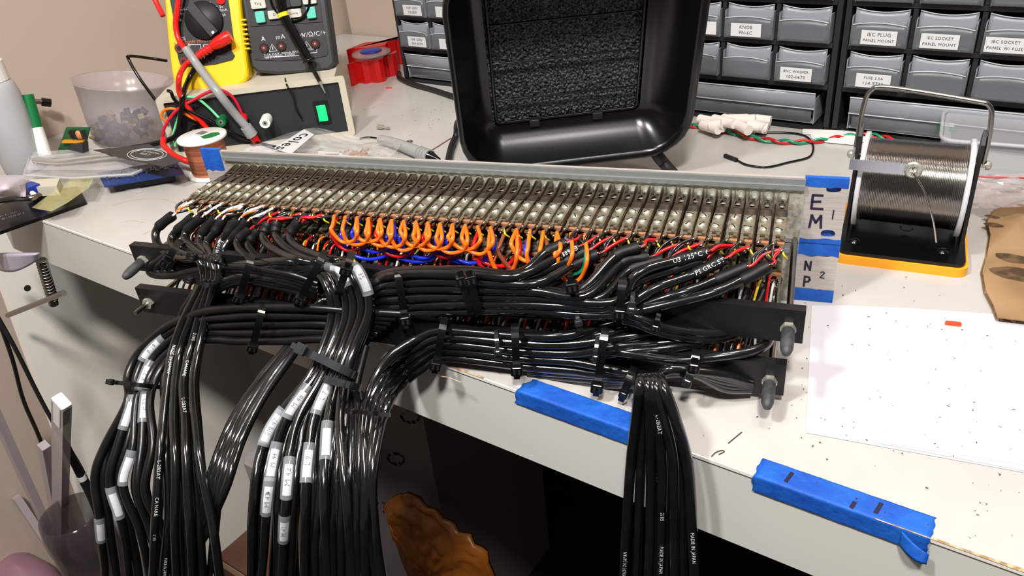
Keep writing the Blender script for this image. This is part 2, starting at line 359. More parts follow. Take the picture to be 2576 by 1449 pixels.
def panel(z0, label, up):
    p = thing('jack_panel', B(0, 0, z0), label, 'patch panel', 'jack panels standing on the desk', BANG)
    m = MB(); m.box((241, 1.5, 22), (434, 3, 43.6)); 
    oval_plate(m, .0, 24, .2, 43.8, [(8, 6.4, 4.3, 3.1), (8, 37.6, 4.3, 3.1)], 0, 3); oval_plate(m, 458, 482.6, .2, 43.8, [(474.6, 6.4, 4.3, 3.1), (474.6, 37.6, 4.3, 3.1)], 0, 3)
    m.build('front_plate', ALUT, p, local=True)
    m = MB(); m.box((240, -1.2, 41.9), (436, 2.4, 4.0)); m.box((240, -1.9, 38.6), (436, 3.2, 3.0)); m.box((240, -1.6, 1.6), (436, 2.6, 3.0)); m.build('rail', RAIL, p, local=True)
    m = MB(); m.box((240, -.6, 20), (435.5, 1.2, 34)); m.build('jack_mounting_strip', ALU, p, local=True)
    rj = random.Random(int(z0) + 5)
    for row, zt in enumerate((37.1, 17.4)):
        for i in range(48):
            x = JX0 + JP * i + rj.uniform(-.12, .12); a, c, ph, lg = JM[rj.randrange(4)]; rz = rj.uniform(-.006, .006)
            j = child('jack', a, p, (x, 0, zt), (0, 0, rz)); child('clamp_plate', c, j, (0, 0, 0)); child('insulator_stack', ph, j, (0, 0, 0)); child('solder_lug', lg, j, (0, 0, 0))
            if up or row == 0:
                for y in (-48, -60.1): child('screw', SM, j, (rj.uniform(-.2, .2), y + rj.uniform(-.2, .2), .6), (0, 0, rj.uniform(-1.2, 1.5)))
            LUG[(z0 > 1, row, i)] = (x, zt + z0)
    return p
P1 = panel(44.45, 'upper jack panel with its right ear taped blue and lettered E M 1', True)
P2 = panel(0, 'lower jack panel with its right ear taped blue and lettered N P 2', False)
for (p, lst) in ((P1, [(457.5, 482.9, 38.5, 44.8, 1.6, 0), (457.5, 482.9, -1.2, 2.6, 0, 1.2)]), (P2, [(457.5, 482.9, 34.5, 44.2, 2, 0), (457.5, 482.9, .3, 9.5, 0, 1.6)])):
    for (a, b, c, d, lo, hi) in lst: ragged(a, b, c, d, lo, hi).build('tape_strip', BLUE, p, local=True, label='strip of blue masking tape on the right ear')
    for zc in (6.4, 37.6): MB().box((474.6, 3.3, zc), (11, .3, 9)).build('tape_patch', BLUE, p, local=True, label='blue tape seen through a slot of the right ear')
ragged(-.3, 18.5, 27, 44.8, 1.5, 0, n=6).build('tape_strip', BLUE, P1, local=True, label='blue masking tape folded over the left ear')
m = MB(); m.grid(lambda u, v: Vector((-.3 + 18.8 * u, -.3 + 3.6 * v, 44.9)), 2, 1, False, thick=(0, 0, -.12)); m.grid(lambda u, v: Vector((457.5 + 25.4 * u, -.3 + 3.6 * v, 44.75)), 2, 1, False, thick=(0, 0, -.12)); m.build('tape_fold', BLUE, P1, local=True)
m = MB(); handwrite(m, 'E', 466, 28.5, 3, 4.6, 1.5); handwrite(m, 'M', 466.5, 15, 3.4, 4.3, 1.5); handwrite(m, '1', 476, 20.5, 1.2, 3.0, .8); m.build('lettering', INK, P1, local=True)
m = MB(); handwrite(m, 'N', 465, 27, 2, 3.2, 1.3); handwrite(m, 'P', 465.5, 15, 2.2, 3.7, 1.3); handwrite(m, '2', 474.5, 21, 2.0, 2.4, .7); m.build('lettering', INK, P2, local=True)
m = MB(); m.text('16', (Vector((1, 0, 0)), Vector((0, -1, 0)), K), None, 5, fn=lambda x, y: Vector((JX0 + JP * 28 + x, -41 - y * -1, 37.1 + .15)))
m.build('pen_mark', INKB, P1, local=True)
# ---------------------------------------------------------------- cable support bars on rods
def bar(y, zt, xl, xr, label, kids):
    b = thing('support_bar', B(xl, y - 3, zt - 21), label, 'bar', 'cable support bars behind the panels', BANG)
    w = xr - xl
    m = MB(); m.box((w / 2, 0, 10.5), (w, 6, 21)); m.build('bar', BAR, b, local=True)
    for k, x in enumerate((9, w - 8)):
        m = MB(); m.cyl((x, -y + 1 - (-3), 9.5 + (8 if False else 0)), (x, 3, 9.5), 1.9, n=12); m.build('rod', STEEL, b, local=True)
        m = MB(); m.cyl((x, -3, 9.5), (x, -6.2, 9.5), 4.2, n=6, smooth=False); m.build('nut', SCR, b, local=True)
        if kids[k]:
            m = MB(); m.lathe([(2.6, 0), (3.5, .5), (3.6, 10), (3.3, 15), (2.2, 18.4), (0, 19.4)], (x, -5.6, 9.5), Vector((0, -1, -.12)), 16); m.build('rubber_cap', CAP, b, local=True, label='dark grey rubber cap over the rod end')
        else:
            m = MB(); m.cyl((x, -6, 9.5), (x, -18, 9.5), 1.7, n=10); m.build('rod_end', STEEL, b, local=True)
    return b
bar(-97.9, 57.9, 7.2, 463.3, 'upper black support bar with rubber caps on both rod ends', (1, 1))
bar(-106.7, 27.5, 7.2, 456.5, 'lower black support bar with one bare rod end at its left', (0, 1))
# ---------------------------------------------------------------- cables
CABS = []
def arclen(P):
    L = [0]
    for a, b in zip(P, P[1:]): L.append(L[-1] + (b - a).length)
    return L
def cpt(q):
    if q[2] > 500: return pv(q[0], q[1], q[2] - 1000)
    return pb(q[0], q[1], q[2] - min(62, max(0, q[1] - 830) * .15) * (1 if q[0] < 1000 else 0))
ORD = ['', 'second ', 'third ', 'fourth ', 'fifth ', 'sixth ', 'seventh ', 'eighth ', 'ninth ', 'tenth ', 'eleventh ', 'twelfth ']
def nth(j, n, a='left', b='right'):
    if j == 0: return a + 'most' if a == 'left' else 'topmost'
    if j == n - 1: return b + 'most' if b == 'right' else 'lowest'
    return ORD[j] + 'from the ' + a
def pixel(p):
    q = MW3.transposed() @ (p - CW); return (1288 + FPX * q.x / -q.z, 724.5 - FPX * q.y / -q.z)
class Cable:
    def __init__(s, P, r, m, label, group, name='audio_cable', k=6, wob=.5):
        P = [pb(*q) if not isinstance(q, Vector) else q for q in P]; Q = smooth(P, k); sd = R.uniform(0, 99)
        s.P = [q + Vector((noise.noise(q * .03 + Vector((sd, 0, 0))), noise.noise(q * .03 + Vector((0, sd, 0))), noise.noise(q * .03 + Vector((0, 0, sd))))) * wob for q in Q]
        s.L = arclen(s.P); s.r = r; s.o = MB().tube(s.P, r, 10).build(name, m, label=label, cat='cable', group=group); CABS.append(s)
        s.px = [pixel(q) for q in s.P]
    def at(s, t):
        t = max(0, min(s.L[-1] - 1e-3, t)); lo, hi = 0, len(s.L) - 1
        while hi - lo > 1:
            md = (lo + hi) // 2
            if s.L[md] <= t: lo = md
            else: hi = md
        f = (t - s.L[lo]) / max(1e-6, s.L[hi] - s.L[lo]); return s.P[lo].lerp(s.P[hi], f), (s.P[hi] - s.P[lo]).normalized()
    def near(s, x, y):
        best = (1e9, 0)
        for i in range(len(s.px) - 1):
            ax, ay = s.px[i]; bx, by = s.px[i + 1]; dx, dy = bx - ax, by - ay; f = max(0, min(1, ((x - ax) * dx + (y - ay) * dy) / (dx * dx + dy * dy + 1e-9)))
            d = math.hypot(ax + dx * f - x, ay + dy * f - y)
            if d < best[0]: best = (d, s.L[i] + (s.L[i + 1] - s.L[i]) * f)
        return best
    def seg(s, a, b, n): return [s.at(a + (b - a) * i / n)[0] for i in range(n + 1)]
    def sleeve(s, a, b, r=3.4, m=None, name='heat_shrink_sleeve', **k):
        return MB().tube(s.seg(a, b, 10), r, 12, rf=lambda u: 1 - .08 * (u > .97) + .04 * math.sin(u * 9)).build(name, m or SHR, s.o, **k)
    def surf(s, c, x, y, rr, flip=1, off=0):
        p, t = s.at(c + x * flip); w = (CW - p).normalized(); w = (w - t * w.dot(t)).normalized(); b = (t * flip).cross(w) * -1; a = y / rr + off
        return p + (w * math.cos(a) + b * math.sin(a)) * rr
    def print(s, c, st, size=2.6, rr=None, flip=1, m=None, name='printing', par=None, off=0):
        return MB().text(st, None, None, size, fn=lambda x, y: s.surf(c, x, y, (rr or s.r) + .08, flip, off)).build(name, m or PRN, par or s.o)
    def marker(s, c, st, L=24, rr=3.9, flip=1, off=0):
        sl = MB().tube(s.seg(c - L / 2, c + L / 2, 8), rr, 14, caps=False, rf=lambda u: 1 - .1 * abs(u - .5)).build('label_sleeve', CLEARB, s.o, label='clear shrink sleeve over a paper tag')
        MB().grid(lambda u, v: s.surf(c, (u - .5) * L * .68 + 1, (v - .5) * 5.4, s.r + .45, 1, off), 8, 6).build('paper_tag', PAPER, sl)
        if st: s.print(c, st, 4.2, s.r + .6, flip, INKB, 'tag_writing', sl, off)
def lerp(a, b, t): return tuple(x + (y - x) * t for x, y in zip(a, b))
def bundle(n, ea, eb, r, m, label, group, starts=None, back=5.0, jit=5, cross=.0, name='audio_cable', layers=2, keep=3, ax=('left', 'right'), ts=None):
    res = []; perm = list(range(n)); 
    for j in range(n):
        t0 = ts[j] if ts else (j + .5) / n; sh = R.uniform(-cross, cross); lay = (j % layers) * back; P = list(starts[j]) if starts else []
        for k, (a, b) in enumerate(zip(ea, eb)):
            f = k / (len(ea) - 1); t = t0 + sh * max(0, (f - .4) / .6); q = lerp(a, b, t); jj = jit * (.35 + f)
            P.append((q[0] + R.uniform(-jj, jj), q[1] + R.uniform(-jj, jj) * .5, q[2] + lay + R.uniform(-.6, .6)))
        P = [cpt(q) for q in P]
        if P[-1].z < ZD - 100: P.append(P[-1] + Vector((R.uniform(-15, 15), R.uniform(-10, 10), -110)))
        res.append(Cable(P, r, m[j % len(m)] if isinstance(m, list) else m, label.replace('#', nth(j, n, *ax)), group))
    return res
def wires(cab, ends, cols, spread=2.5, p0=None, names='wire'):
    # inner conductors fanning out of the sleeve end to solder lugs
    a = cab.P[0]; t = (cab.P[0] - cab.P[1]).normalized()
    for k, (e, c) in enumerate(zip(ends, cols)):
        mid = a.lerp(e, .5) + Vector((R.uniform(-1, 1), R.uniform(-1, 1), R.uniform(-.5, 2.0))) * spread * .5
        Q = smooth([a - t * 1.5, a + t * 3, mid, e + Vector((0, 0, .2))], 4)
        MB().tube(Q, 1.02 if c not in (BLK, GRY) else .9, 6).build(names, c, cab.o)
def lug(i, row=0, k=1, top=True):
    x, z = LUG[(top, row, i)]; return B(x + (-2.2, 2.0, 0)[k], (-74, -76.5, -73)[k], z + (-.4, -2.6, -6)[k])
def jack_at(px, top=True, row=0):
    return min(range(48), key=lambda i: abs(pixel(lug(i, row, 1, top))[0] - px))
# upper right: cables leaving the right-hand jacks
UG = 'glossy cables from the right-hand jacks'
ur_s = [((1424, 612), (1372, 634)), ((1456, 622), (1400, 648)), ((1480, 630), (1420, 658)), ((1506, 640), (1440, 668)), ((1610, 618), (1545, 642)), ((1630, 648), (1562, 660)), ((1668, 656), (1585, 682)), ((1776, 633), (1700, 655)), ((1768, 652), (1690, 678)), ((1822, 652), (1745, 690)), ((1880, 672), (1800, 705)), ((1934, 668), (1865, 705))]
UR = []
for j, (a, b) in enumerate(ur_s):
    t = j / 11; dy = 70 * t; la = (j % 2) * 3
    s1 = [(a[0], a[1], -86), (b[0], b[1], -93)]
    if b[0] > 1600: s1.append((b[0] - 95, b[1] + 30 + 12 * (t - .5), -105))
    xx = min(b[0] - 60, 1560)
    mid = []
    if b[0] > 1500: mid = [(xx - 30 if b[0] < 1600 else 1540, 702 + 92 * t, -111 - la)]
    s1 += mid + [(1340 if b[0] > 1420 else 1300, 687 + 96 * t, -112 - la), (1180, 681 + 104 * t, -112 - la), (1010, 681 + 112 * t, -112 - la), (944, 700 + 100 * t, -110 - la)]
    if j % 12 < 5: s1 += [(880, 775 + 60 * t, -106), (812, 757 + 42 * t, -112), (745 + 28 * t, 850 + 40 * t, -122), (650 + 70 * t, 960 + 50 * t, -132), (575 + 90 * t, 1080 + 60 * t, -142), (520 + 110 * t, 1230 + 40 * t, -150), (470 + 50 * t * (j % 2) * 4, 1449, -155), (455, 1540, -158)]
    else: s1 += [(905, 800 + 60 * t, -108), (880 + 12 * t, 890 + 20 * t, -118), (862 + 60 * (t - .4), 1000, -134), (815 + 170 * (t - .4), 1120, -146), (790 + 210 * (t - .4), 1280, -152), (780 + 240 * (t - .4), 1449, -158), (780 + 240 * (t - .4), 1540, -160)]
    P = [cpt(q) for q in s1]; P.append(P[-1] + Vector((0, 0, -90)))
    c = Cable(P, 2.95, JACK, nth(j, 12, 'top', 'bottom') + ' of the glossy black cables swept left along the upper bar', UG, wob=1.2); UR.append(c)
    L1 = c.near(*b)[1]; c.sleeve(0.5, L1, 3.5)
    i0 = jack_at(a[0] + 20 + 20 * (j > 4)); i0 = min(46, i0)
    wires(c, [lug(i0, 0, 1), lug(i0 + 1, 0, 1), lug(min(47, i0 + 1), 0, 0), lug(i0, 0, 2)], [BLK, RED, BLK, [GRY, BLK][j % 2]])
UR[1].print(UR[1].near(1420, 632)[1], 'E180908', 4, 3.5, -1, PRN)
UR[7].print(UR[7].near(1735, 645)[1] - 2, 'U3 125°C 600', 4, 3.5, -1)
UR[9].print(UR[9].near(1785, 672)[1], 'PS.GRC.ST', 3.6, 3.5, -1)
# two cables dropping below the upper bar
for j in range(2):
    Cable([(1120, 765 + 10 * j, -104), (1330, 778 + 12 * j, -110), (1500, 778 + 14 * j, -112), (1590, 795 + 14 * j, -114), (1680, 826 + 14 * j, -112), (1780, 840 + 12 * j, -106), (1860, 832 + 8 * j, -96), (1900, 812 + 10 * j, -84), (1925, 800 + 10 * j, -76)], 2.9, JACK, ['glossy black cable sagging just under the right half of the upper bar', 'lowest glossy black cable sagging under the right half of the upper bar'][j], 'cables sagging under the upper bar')
# centre: cables from the left jacks turning down
CG = 'cables tied together in the middle bundle'
cl_st = [[(676, 562), (665, 587), (664, 601), (682, 622), (715, 642), (754, 656)], [(697, 558), (692, 585), (697, 600), (717, 620), (754, 644), (793, 659)], [(754, 556), (731, 589), (732, 606), (756, 626), (803, 644), (840, 654)],
         [(651, 578), (630, 606), (627, 622), (650, 648), (690, 668), (740, 680)], [(632, 575), (600, 602), (600, 622), (620, 645), (660, 672), (720, 690)], [(720, 590), (700, 620), (690, 635), (720, 652), (760, 668), (800, 676)]]
ea = [(790, 684, -110), (822, 735, -118), (830, 800, -124), (808, 880, -132), (770, 950, -138), (690, 1040, -146), (645, 1130, -150), (618, 1260, -155), (602, 1449, -160), (600, 1540, -161)]
eb = [(880, 662, -110), (925, 705, -118), (940, 780, -124), (905, 870, -132), (885, 950, -138), (880, 1050, -146), (890, 1130, -150), (905, 1270, -155), (925, 1449, -160), (930, 1540, -161)]
st = []
for j in range(12):
    if j < 6: k = [4, 3, 0, 1, 5, 2][j]; q = cl_st[k]; st.append([(x, y, -86 - 5 * i + (j % 2) * 2) for i, (x, y) in enumerate(q)])
    else: y0 = 664 + (j - 6) * 9; st.append([(470 + 25 * (j - 6), y0 + 6, -96), (560, y0 + 6, -104), (650, y0 - 4 + R.uniform(-4, 4), -110), (730, y0 - 8 + R.uniform(-3, 3), -112)])
order = [0, 6, 1, 7, 8, 2, 9, 3, 10, 4, 11, 5]
GB = bundle(12, ea, eb, 2.95, JACK, '# of the black cables in the front of the middle hanging bundle', CG, starts=[st[k] for k in order], back=4.5, jit=4, cross=.08)
for jj, k in enumerate(order):
    if k < 6:
        c = GB[jj]; q = cl_st[[4, 3, 0, 1, 5, 2][k]]; c.sleeve(.5, c.near(*q[1])[1], 3.6)
        i0 = jack_at(q[0][0] + 45); wires(c, [lug(i0, 0, 1), lug(i0 + 1, 0, 1), lug(i0 + 2, 0, 1)], [BLK, RED, BLK])
# a second layer of the middle bundle behind
GB2 = bundle(9, [(x + 25, y, z + 9) for x, y, z in ea[3:]], [(x + 20, y, z + 9) for x, y, z in eb[3:]], 2.95, JACKM, '# of the matte cables at the back of the middle hanging bundle', 'cables at the back of the middle bundle', back=4, jit=7, cross=.15)
# far left: cables from the first jacks, tied and hanging
LG = 'cables hanging from the leftmost jacks'
l_s = [[(436, 542), (398, 572), (392, 600), (410, 628), (455, 650), (500, 652)], [(489, 545), (445, 582), (432, 606), (447, 628), (490, 645), (515, 655)], [(511, 545), (470, 580), (468, 605), (490, 628), (515, 645), (522, 655)], [(545, 551), (508, 588), (504, 612), (515, 632), (522, 645), (528, 658)],
       [(562, 552), (540, 585), (520, 612), (528, 632), (533, 648), (536, 660)], [(602, 552), (570, 588), (552, 612), (545, 632), (543, 648), (544, 660)], [(626, 556), (586, 596), (568, 618), (558, 638), (553, 650), (552, 660)]]
la = [(513, 700, -118), (503, 718, -120), (462, 790, -126), (432, 870, -132), (415, 960, -140), (405, 1060, -148), (398, 1150, -154), (388, 1290, -160), (375, 1449, -166), (370, 1540, -168)]
lb = [(553, 700, -118), (543, 722, -120), (520, 800, -126), (505, 870, -132), (490, 960, -140), (498, 1060, -148), (512, 1180, -154), (540, 1320, -160), (555, 1449, -166), (560, 1540, -168)]
LB = bundle(7, la, lb, 2.95, JACK, '# of the printed glossy cables hanging from the leftmost jacks', LG, starts=[[(x, y, -84 - 5.5 * i) for i, (x, y) in enumerate(q)] for q in l_s], back=4.5, jit=4, cross=.1)
for c, q in zip(LB, l_s):
    c.sleeve(.5, c.near(*q[1])[1], 3.6); i0 = jack_at(q[0][0] + 42)
    wires(c, [lug(i0, 0, 0), lug(i0, 0, 1), lug(i0 + 1, 0, 0), lug(i0 + 1, 0, 1)], [BLK, OR, WHT, BLK])
LB2 = bundle(6, [(x - 6, y, z + 8) for x, y, z in la], [(x + 6, y, z + 8) for x, y, z in lb], 2.95, JACKM, '# of the matte cables behind the printed cables hanging at the left', 'cables behind the leftmost hanging bundle', back=4, jit=7, cross=.25,
             starts=[[(600 - 20 * j, 690 + 3 * j, -108), (560 - 8 * j, 680, -112)] for j in range(6)])
# slack loops under the left end of the upper bar
for j in range(4):
    Cable([(470 + 14 * j, 600 + 6 * j, -92), (420 + 14 * j, 640, -104), (378 + 18 * j, 672, -108), (385 + 20 * j, 690, -110), (440 + 20 * j, 692 + j, -112), (520 + 15 * j, 676 + 6 * j, -112), (620, 672 + 9 * j, -112), (730, 690 + 8 * j, -114), (800, 715 + 9 * j, -112)], 2.6, JACKM, nth(j, 4, 'top', 'bottom') + ' matte cable looped under the left end of the upper bar', 'cables looped under the left end of the upper bar')
for j in range(3):
    Cable([(800, 745 - 10 * j, -112), (700, 722 - 8 * j, -114), (610, 708 - 6 * j, -116), (545, 730 - 8 * j, -118), (500, 765 - 5 * j, -120), (452 + 8 * j, 840, -124), (420 + 12 * j, 950, -134), (410 + 16 * j, 1080, -146), (430 + 16 * j, 1250, -152), (450 + 20 * j, 1449, -160), (450 + 20 * j, 1540, -162)], 2.6, JACK, nth(j, 3) + ' glossy cable curving left and down between the two bars', 'cables curving left between the two bars')
# lower left bundle
da = [(800, 772, -124), (700, 768, -126), (600, 770, -126), (500, 782, -126), (420, 815, -126), (352, 880, -130), (320, 950, -136), (316, 1010, -142), (262, 1120, -148), (240, 1200, -150), (250, 1310, -154), (268, 1449, -158), (270, 1540, -160)]
db = [(800, 856, -124), (700, 864, -126), (600, 862, -126), (540, 858, -126), (490, 865, -126), (430, 910, -130), (392, 960, -136), (378, 1020, -142), (400, 1120, -148), (385, 1240, -150), (430, 1340, -154), (470, 1449, -158), (480, 1540, -160)]
DB = bundle(9, da, db, 2.95, JACKM, '# of the tagged cables fanning out of the lower left bundle', 'cables of the lower left bundle', back=4.5, jit=5, cross=.12, starts=[[(1010 - 12 * j, 790 + 10 * j, -116), (900, 785 + 9 * j, -120)] for j in range(9)])
for y, tx in ((783, '(X1) WNI 4/3 Ø ME'), (808, None)):
    c = min(DB, key=lambda q: q.near(740, y)[0]); s0 = sorted((c.near(690, y)[1], c.near(800, y)[1])); c.sleeve(s0[0], s0[1], 4.3, SHRG, label='grey heat-shrink sleeve')
    if tx: c.print(sum(s0) / 2, tx, 4, 4.3, -1)
# lower right bundle
ca = [(1420, 838, -118), (1300, 840, -120), (1120, 828, -122), (1050, 846, -124), (992, 880, -126), (948, 935, -130), (920, 1000, -136), (908, 1050, -142), (896, 1200, -148), (882, 1320, -152), (884, 1449, -156), (884, 1540, -158)]
cb = [(1460, 940, -118), (1300, 925, -120), (1120, 902, -122), (1066, 932, -124), (1022, 965, -126), (990, 1005, -130), (968, 1045, -136), (958, 1090, -142), (944, 1200, -148), (946, 1330, -152), (965, 1449, -156), (975, 1540, -158)]
stc = [[(1700, 800, -84), (1560, 812, -100)], [(1640, 812, -90), (1560, 832, -108)], [(1760, 830, -92), (1600, 845, -110)], [(1920, 800, -76), (1935, 852, -96), (1900, 880, -108), (1800, 899, -116), (1700, 906, -118), (1560, 886, -118)], [(1850, 838, -92), (1720, 858, -108), (1560, 872, -116)], [(1820, 850, -96), (1700, 872, -112), (1560, 888, -118)], [(1655, 950, -122), (1570, 935, -120)], [(1650, 962, -124), (1570, 950, -120)], [(1640, 975, -124), (1560, 962, -120)]]
CB = bundle(9, ca, cb, 2.95, JACK, '# of the glossy cables swept left along the lower bar', 'cables of the lower right bundle', back=4, jit=3, cross=.1, starts=stc, ax=('top', 'bottom'))
# right-hand hanging group
ea2 = [(1608, 962, 986), (1600, 1050, 986), (1588, 1150, 986), (1580, 1250, 984), (1567, 1449, 984), (1562, 1540, 984)]
eb2 = [(1664, 962, 992), (1698, 1050, 986), (1728, 1150, 986), (1738, 1250, 984), (1744, 1449, 984), (1744, 1540, 984)]
ste = []
for j in range(9):
    if j < 4: ste.append([(1330, 925 + 8 * j, -116), (1480, 938 + 8 * j, -118), (1570, 950 + 5 * j, -122), (1612 + 5 * j, 950, -130)])
    else: k = j - 4; ste.append([(1890, 978 - 4 * k, -112), (1820, 975 - 8 * k, -118), (1750, 942 - 2 * k, -122), (1690, 938 - 2 * k, -126), (1650 + 2 * k, 945, -132)])
EB = bundle(9, ea2, eb2, 2.95, JACK, '# of the black cables hanging in front of the white desk edge', 'cables hanging in front of the fascia', back=3.5, jit=2, starts=ste, ts=[0, .19, .36, .45, .54, .63, .74, .85, 1])
# ---------------------------------------------------------------- printing and paper tags on the cables
def pick(lst, x, y): return min(lst, key=lambda c: c.near(x, y)[0])
LEFT = LB + LB2[:2]
for (lst, x, y, tx, sz, fl) in ((LB, 508, 760, 'MADE IN JAPAN', 2.9, 1), (LB, 425, 905, 'MADE IN JAPAN', 2.9, 1), (LB, 466, 930, 'CANARE', 3, 1), (LB, 462, 1025, 'L-2B2AT', 3, 1), (LB, 372, 1180, 'L-2B2AT', 3, 1), (LB, 388, 1270, 'CANARE', 3, 1), (LB, 482, 845, '2105', 2.8, 1), (LB, 403, 1345, '2105', 2.8, 1), (LB, 425, 1420, 'MADE IN JAPAN', 2.8, 1), (UR[:5], 492, 1320, 'L-2B2AT', 3, 1), (UR[:5], 470, 1415, 'CANARE', 3, 1),
                            (EB, 1656, 1060, 'L-2B2AT', 3, 1), (EB, 1658, 1180, 'CANARE', 3, 1), (EB, 1664, 1290, '2105', 3, 1), (EB, 1668, 1400, 'MADE IN JAPAN', 3, 1), (EB, 1566, 1410, 'MADE IN JAPAN', 3, -1), (EB, 1738, 1370, 'MADE IN JAPAN', 3, 1), (LB[4:], 545, 625, 'MADE IN', 3, 1)):
    c = pick(lst, x, y); c.print(c.near(x, y)[1], tx, sz, None, fl)
used = []
for (lst, x, y, tx, fl) in ((GB, 662, 1055, 'M 47', -1), (GB, 748, 1010, 'M 48', -1), (GB, 683, 1160, 'M 44', -1), (GB, 705, 1200, 'M 42', -1), (GB, 668, 1250, 'M 43', -1), (GB, 694, 1325, 'M 41', -1), (GB, 815, 1000, 'L 7', -1), (GB, 812, 1110, None, 1), (GB, 780, 1165, 'L 9', -1), (GB, 690, 1080, None, 1), (GB, 860, 682, None, -1), (GB, 915, 695, '35', 1),
                           (CB, 888, 1345, 'N 18', -1), (CB, 920, 1430, '3', -1), (DB, 358, 945, 'P 21', -1), (DB, 390, 880, 'P 19', -1), (DB, 348, 1020, 'P 22', -1), (DB, 328, 1040, None, 1), (DB, 300, 1260, None, 1), (DB, 256, 1330, None, 1), (DB, 330, 1180, None, 1)):
    if lst is GB: lst = GB[::2]
    if lst is DB: lst = DB[::2]
    cand = sorted(lst, key=lambda c: c.near(x, y)[0] + 14 * sum(abs(c.near(x, y)[1] - u_[1]) < 24 and u_[0] is c for u_ in used))[:3]
    c = cand[0]; s0 = c.near(x, y)[1]; c.marker(s0, tx, flip=fl); used.append((c, s0))
# ---------------------------------------------------------------- cable ties
def tie(px, py, y, dx, dy, label, dep=7, w=4.6, hs=1.0, m=None, hz=1.0, sz=1.0, front=0):
    if px < 1000: y -= min(62, max(0, py - 830) * .15)
    C0 = pb(px, py, y); a = pb(px + dx, py + dy, y) - C0; n_ = (CW - C0).normalized(); n_ = (n_ - a * (n_.dot(a) / a.length_squared)).normalized(); t = a.normalized().cross(n_)
    al = a.length; ad = a.normalized(); P = []
    for i in range(33):
        q = 2 * math.pi * i / 32; c, s_ = math.cos(q), math.sin(q); P.append(C0 + ad * al * math.copysign(abs(c) ** .6, c) + n_ * dep * math.copysign(abs(s_) ** .6, s_))
    th = thing('cable_tie', C0, label, 'cable tie')
    MB().tube(P, 1, 4, flat=(w * .7, .75), up=t, caps=False).build('strap', m or ZIP, th)
    H = C0 + ad * al * hs * .88 + n_ * (dep + 1.2 + front); fr = (t, ad, n_); hd = MB(); hd.box(H, (7.2 * sz, 6.4 * sz, 5 * sz), fr, bev=1.2); hd.m = 1; hd.box(H + n_ * 2.55 * sz, (4.2 * sz, 3.2 * sz, .3), fr); hd.m = 0; hd.box(H + n_ * 2.75 * sz, (1.6 * sz, 3.4 * sz, .3), fr)
    hd.build('head', [m or ZIP, SLOT], th)
    MB().box(H + ad * 4.6 * sz * (1 if hs > 0 else -1), (3.6, 4, 1.1), fr).build('tail', m or ZIP, th)
ZG = mat('translucent_tie', (40, 42, 46), .16, spec=.8)
tie(1008, 735, -114, 8, 52, 'black cable tie around the upper bundle where it starts to bend', hs=1.15)
tie(1172, 738, -114, 14, 50, 'left of two neighbouring black ties at the middle of the upper bundle', hs=-1.05)
tie(1192, 738, -114, 12, 52, 'right of two neighbouring black ties at the middle of the upper bundle', hs=-1.05)
tie(1437, 712, -114, 3, 18, 'small black tie on the topmost cables of the upper bundle', dep=5, hs=-.2, w=3)
tie(1562, 755, -114, -4, 48, 'large black tie on the upper bundle above a blue-lit strap', hs=.3)
tie(1590, 764, -116, -2, 20, 'small shiny tie beside the large tie on the upper bundle', hs=-.1, sz=.7, w=2.4, m=ZG, dep=6)
tie(1453, 800, -116, 2, 10, 'small shiny tie on the lowest cable of the upper bundle', hs=.1, sz=.65, w=2.2, m=ZG, dep=4)
tie(1652, 812, -118, -4, 16, 'tie around the pair of cables sagging under the upper bar', dep=5, sz=.7, w=2.6, hs=-.2)
tie(620, 690, -116, -12, 40, 'black cable tie around the upper left bundle', hs=.95, dep=9)
tie(788, 690, -118, -24, 46, 'black tie where the middle bundle starts to turn down', hs=.95, dep=9)
tie(868, 688, -120, -14, 42, 'black tie just left of the white label sleeves', hs=-.9, dep=9)
tie(533, 658, -118, 24, 6, 'thin black tie at the neck of the leftmost hanging cables', hs=-1.1, w=2, sz=.7, dep=9)
tie(524, 718, -121, 26, 7, 'second thin black tie below the neck of the leftmost hanging cables', hs=-1.0, w=3, sz=.7, dep=9)
tie(432, 638, -108, -14, 22, 'black tie around slack cables at the left end of the upper bar', hs=0, dep=8)
tie(832, 915, -137, 62, 30, 'wide shiny tie slanting across the middle bundle', hs=-1.1, dep=13, m=ZG, w=5)
tie(862, 965, -142, 32, 8, 'shorter shiny tie below the wide tie on the middle bundle', hs=.9, dep=13, m=ZG, sz=.6)
tie(808, 762, -116, 9, 12, 'thin tie at the top of the cables slanting to lower left', hs=1, w=2, sz=.5, dep=5)
tie(345, 968, -140, 38, 4, 'black tie around the lower left bundle beside the paper tags', hs=-.9, w=3, sz=.6, dep=11)
tie(650, 815, -130, -10, 40, 'black tie over the grey sleeves of the lower left bundle', hs=.95, dep=8)
tie(938, 1040, -144, 30, 3, 'thin black tie around the lower right bundle where it hangs down', hs=-.9, w=2.4, sz=.5, dep=11)
tie(1108, 855, -124, -8, 44, 'black tie at the bend of the lower right bundle', hs=1.0, dep=8)
tie(1297, 870, -124, 2, 44, 'black tie with a square head on the lower right bundle', hs=.95, dep=8)
tie(1250, 865, -124, 2, 24, 'small shiny tie left of the square-headed tie on the lower bundle', hs=.2, dep=6, sz=.6, w=2.4, m=ZG)
tie(1513, 895, -124, -8, 58, 'long black tie on the lower right bundle near the hanging group', hs=1.05, dep=8)
tie(1500, 880, -124, -2, 22, 'small tie tucked beside the long tie on the lower bundle', hs=0, dep=6, sz=.6, w=2.4, m=ZG)
tie(1748, 908, -122, -3, 20, 'black tie joining a single cable to the lower bar', hs=-.1, dep=5, sz=.9)
tie(1735, 945, -126, -6, 16, 'small shiny tie under the tie on the lower bar', hs=0, dep=5, sz=.75, m=ZG)
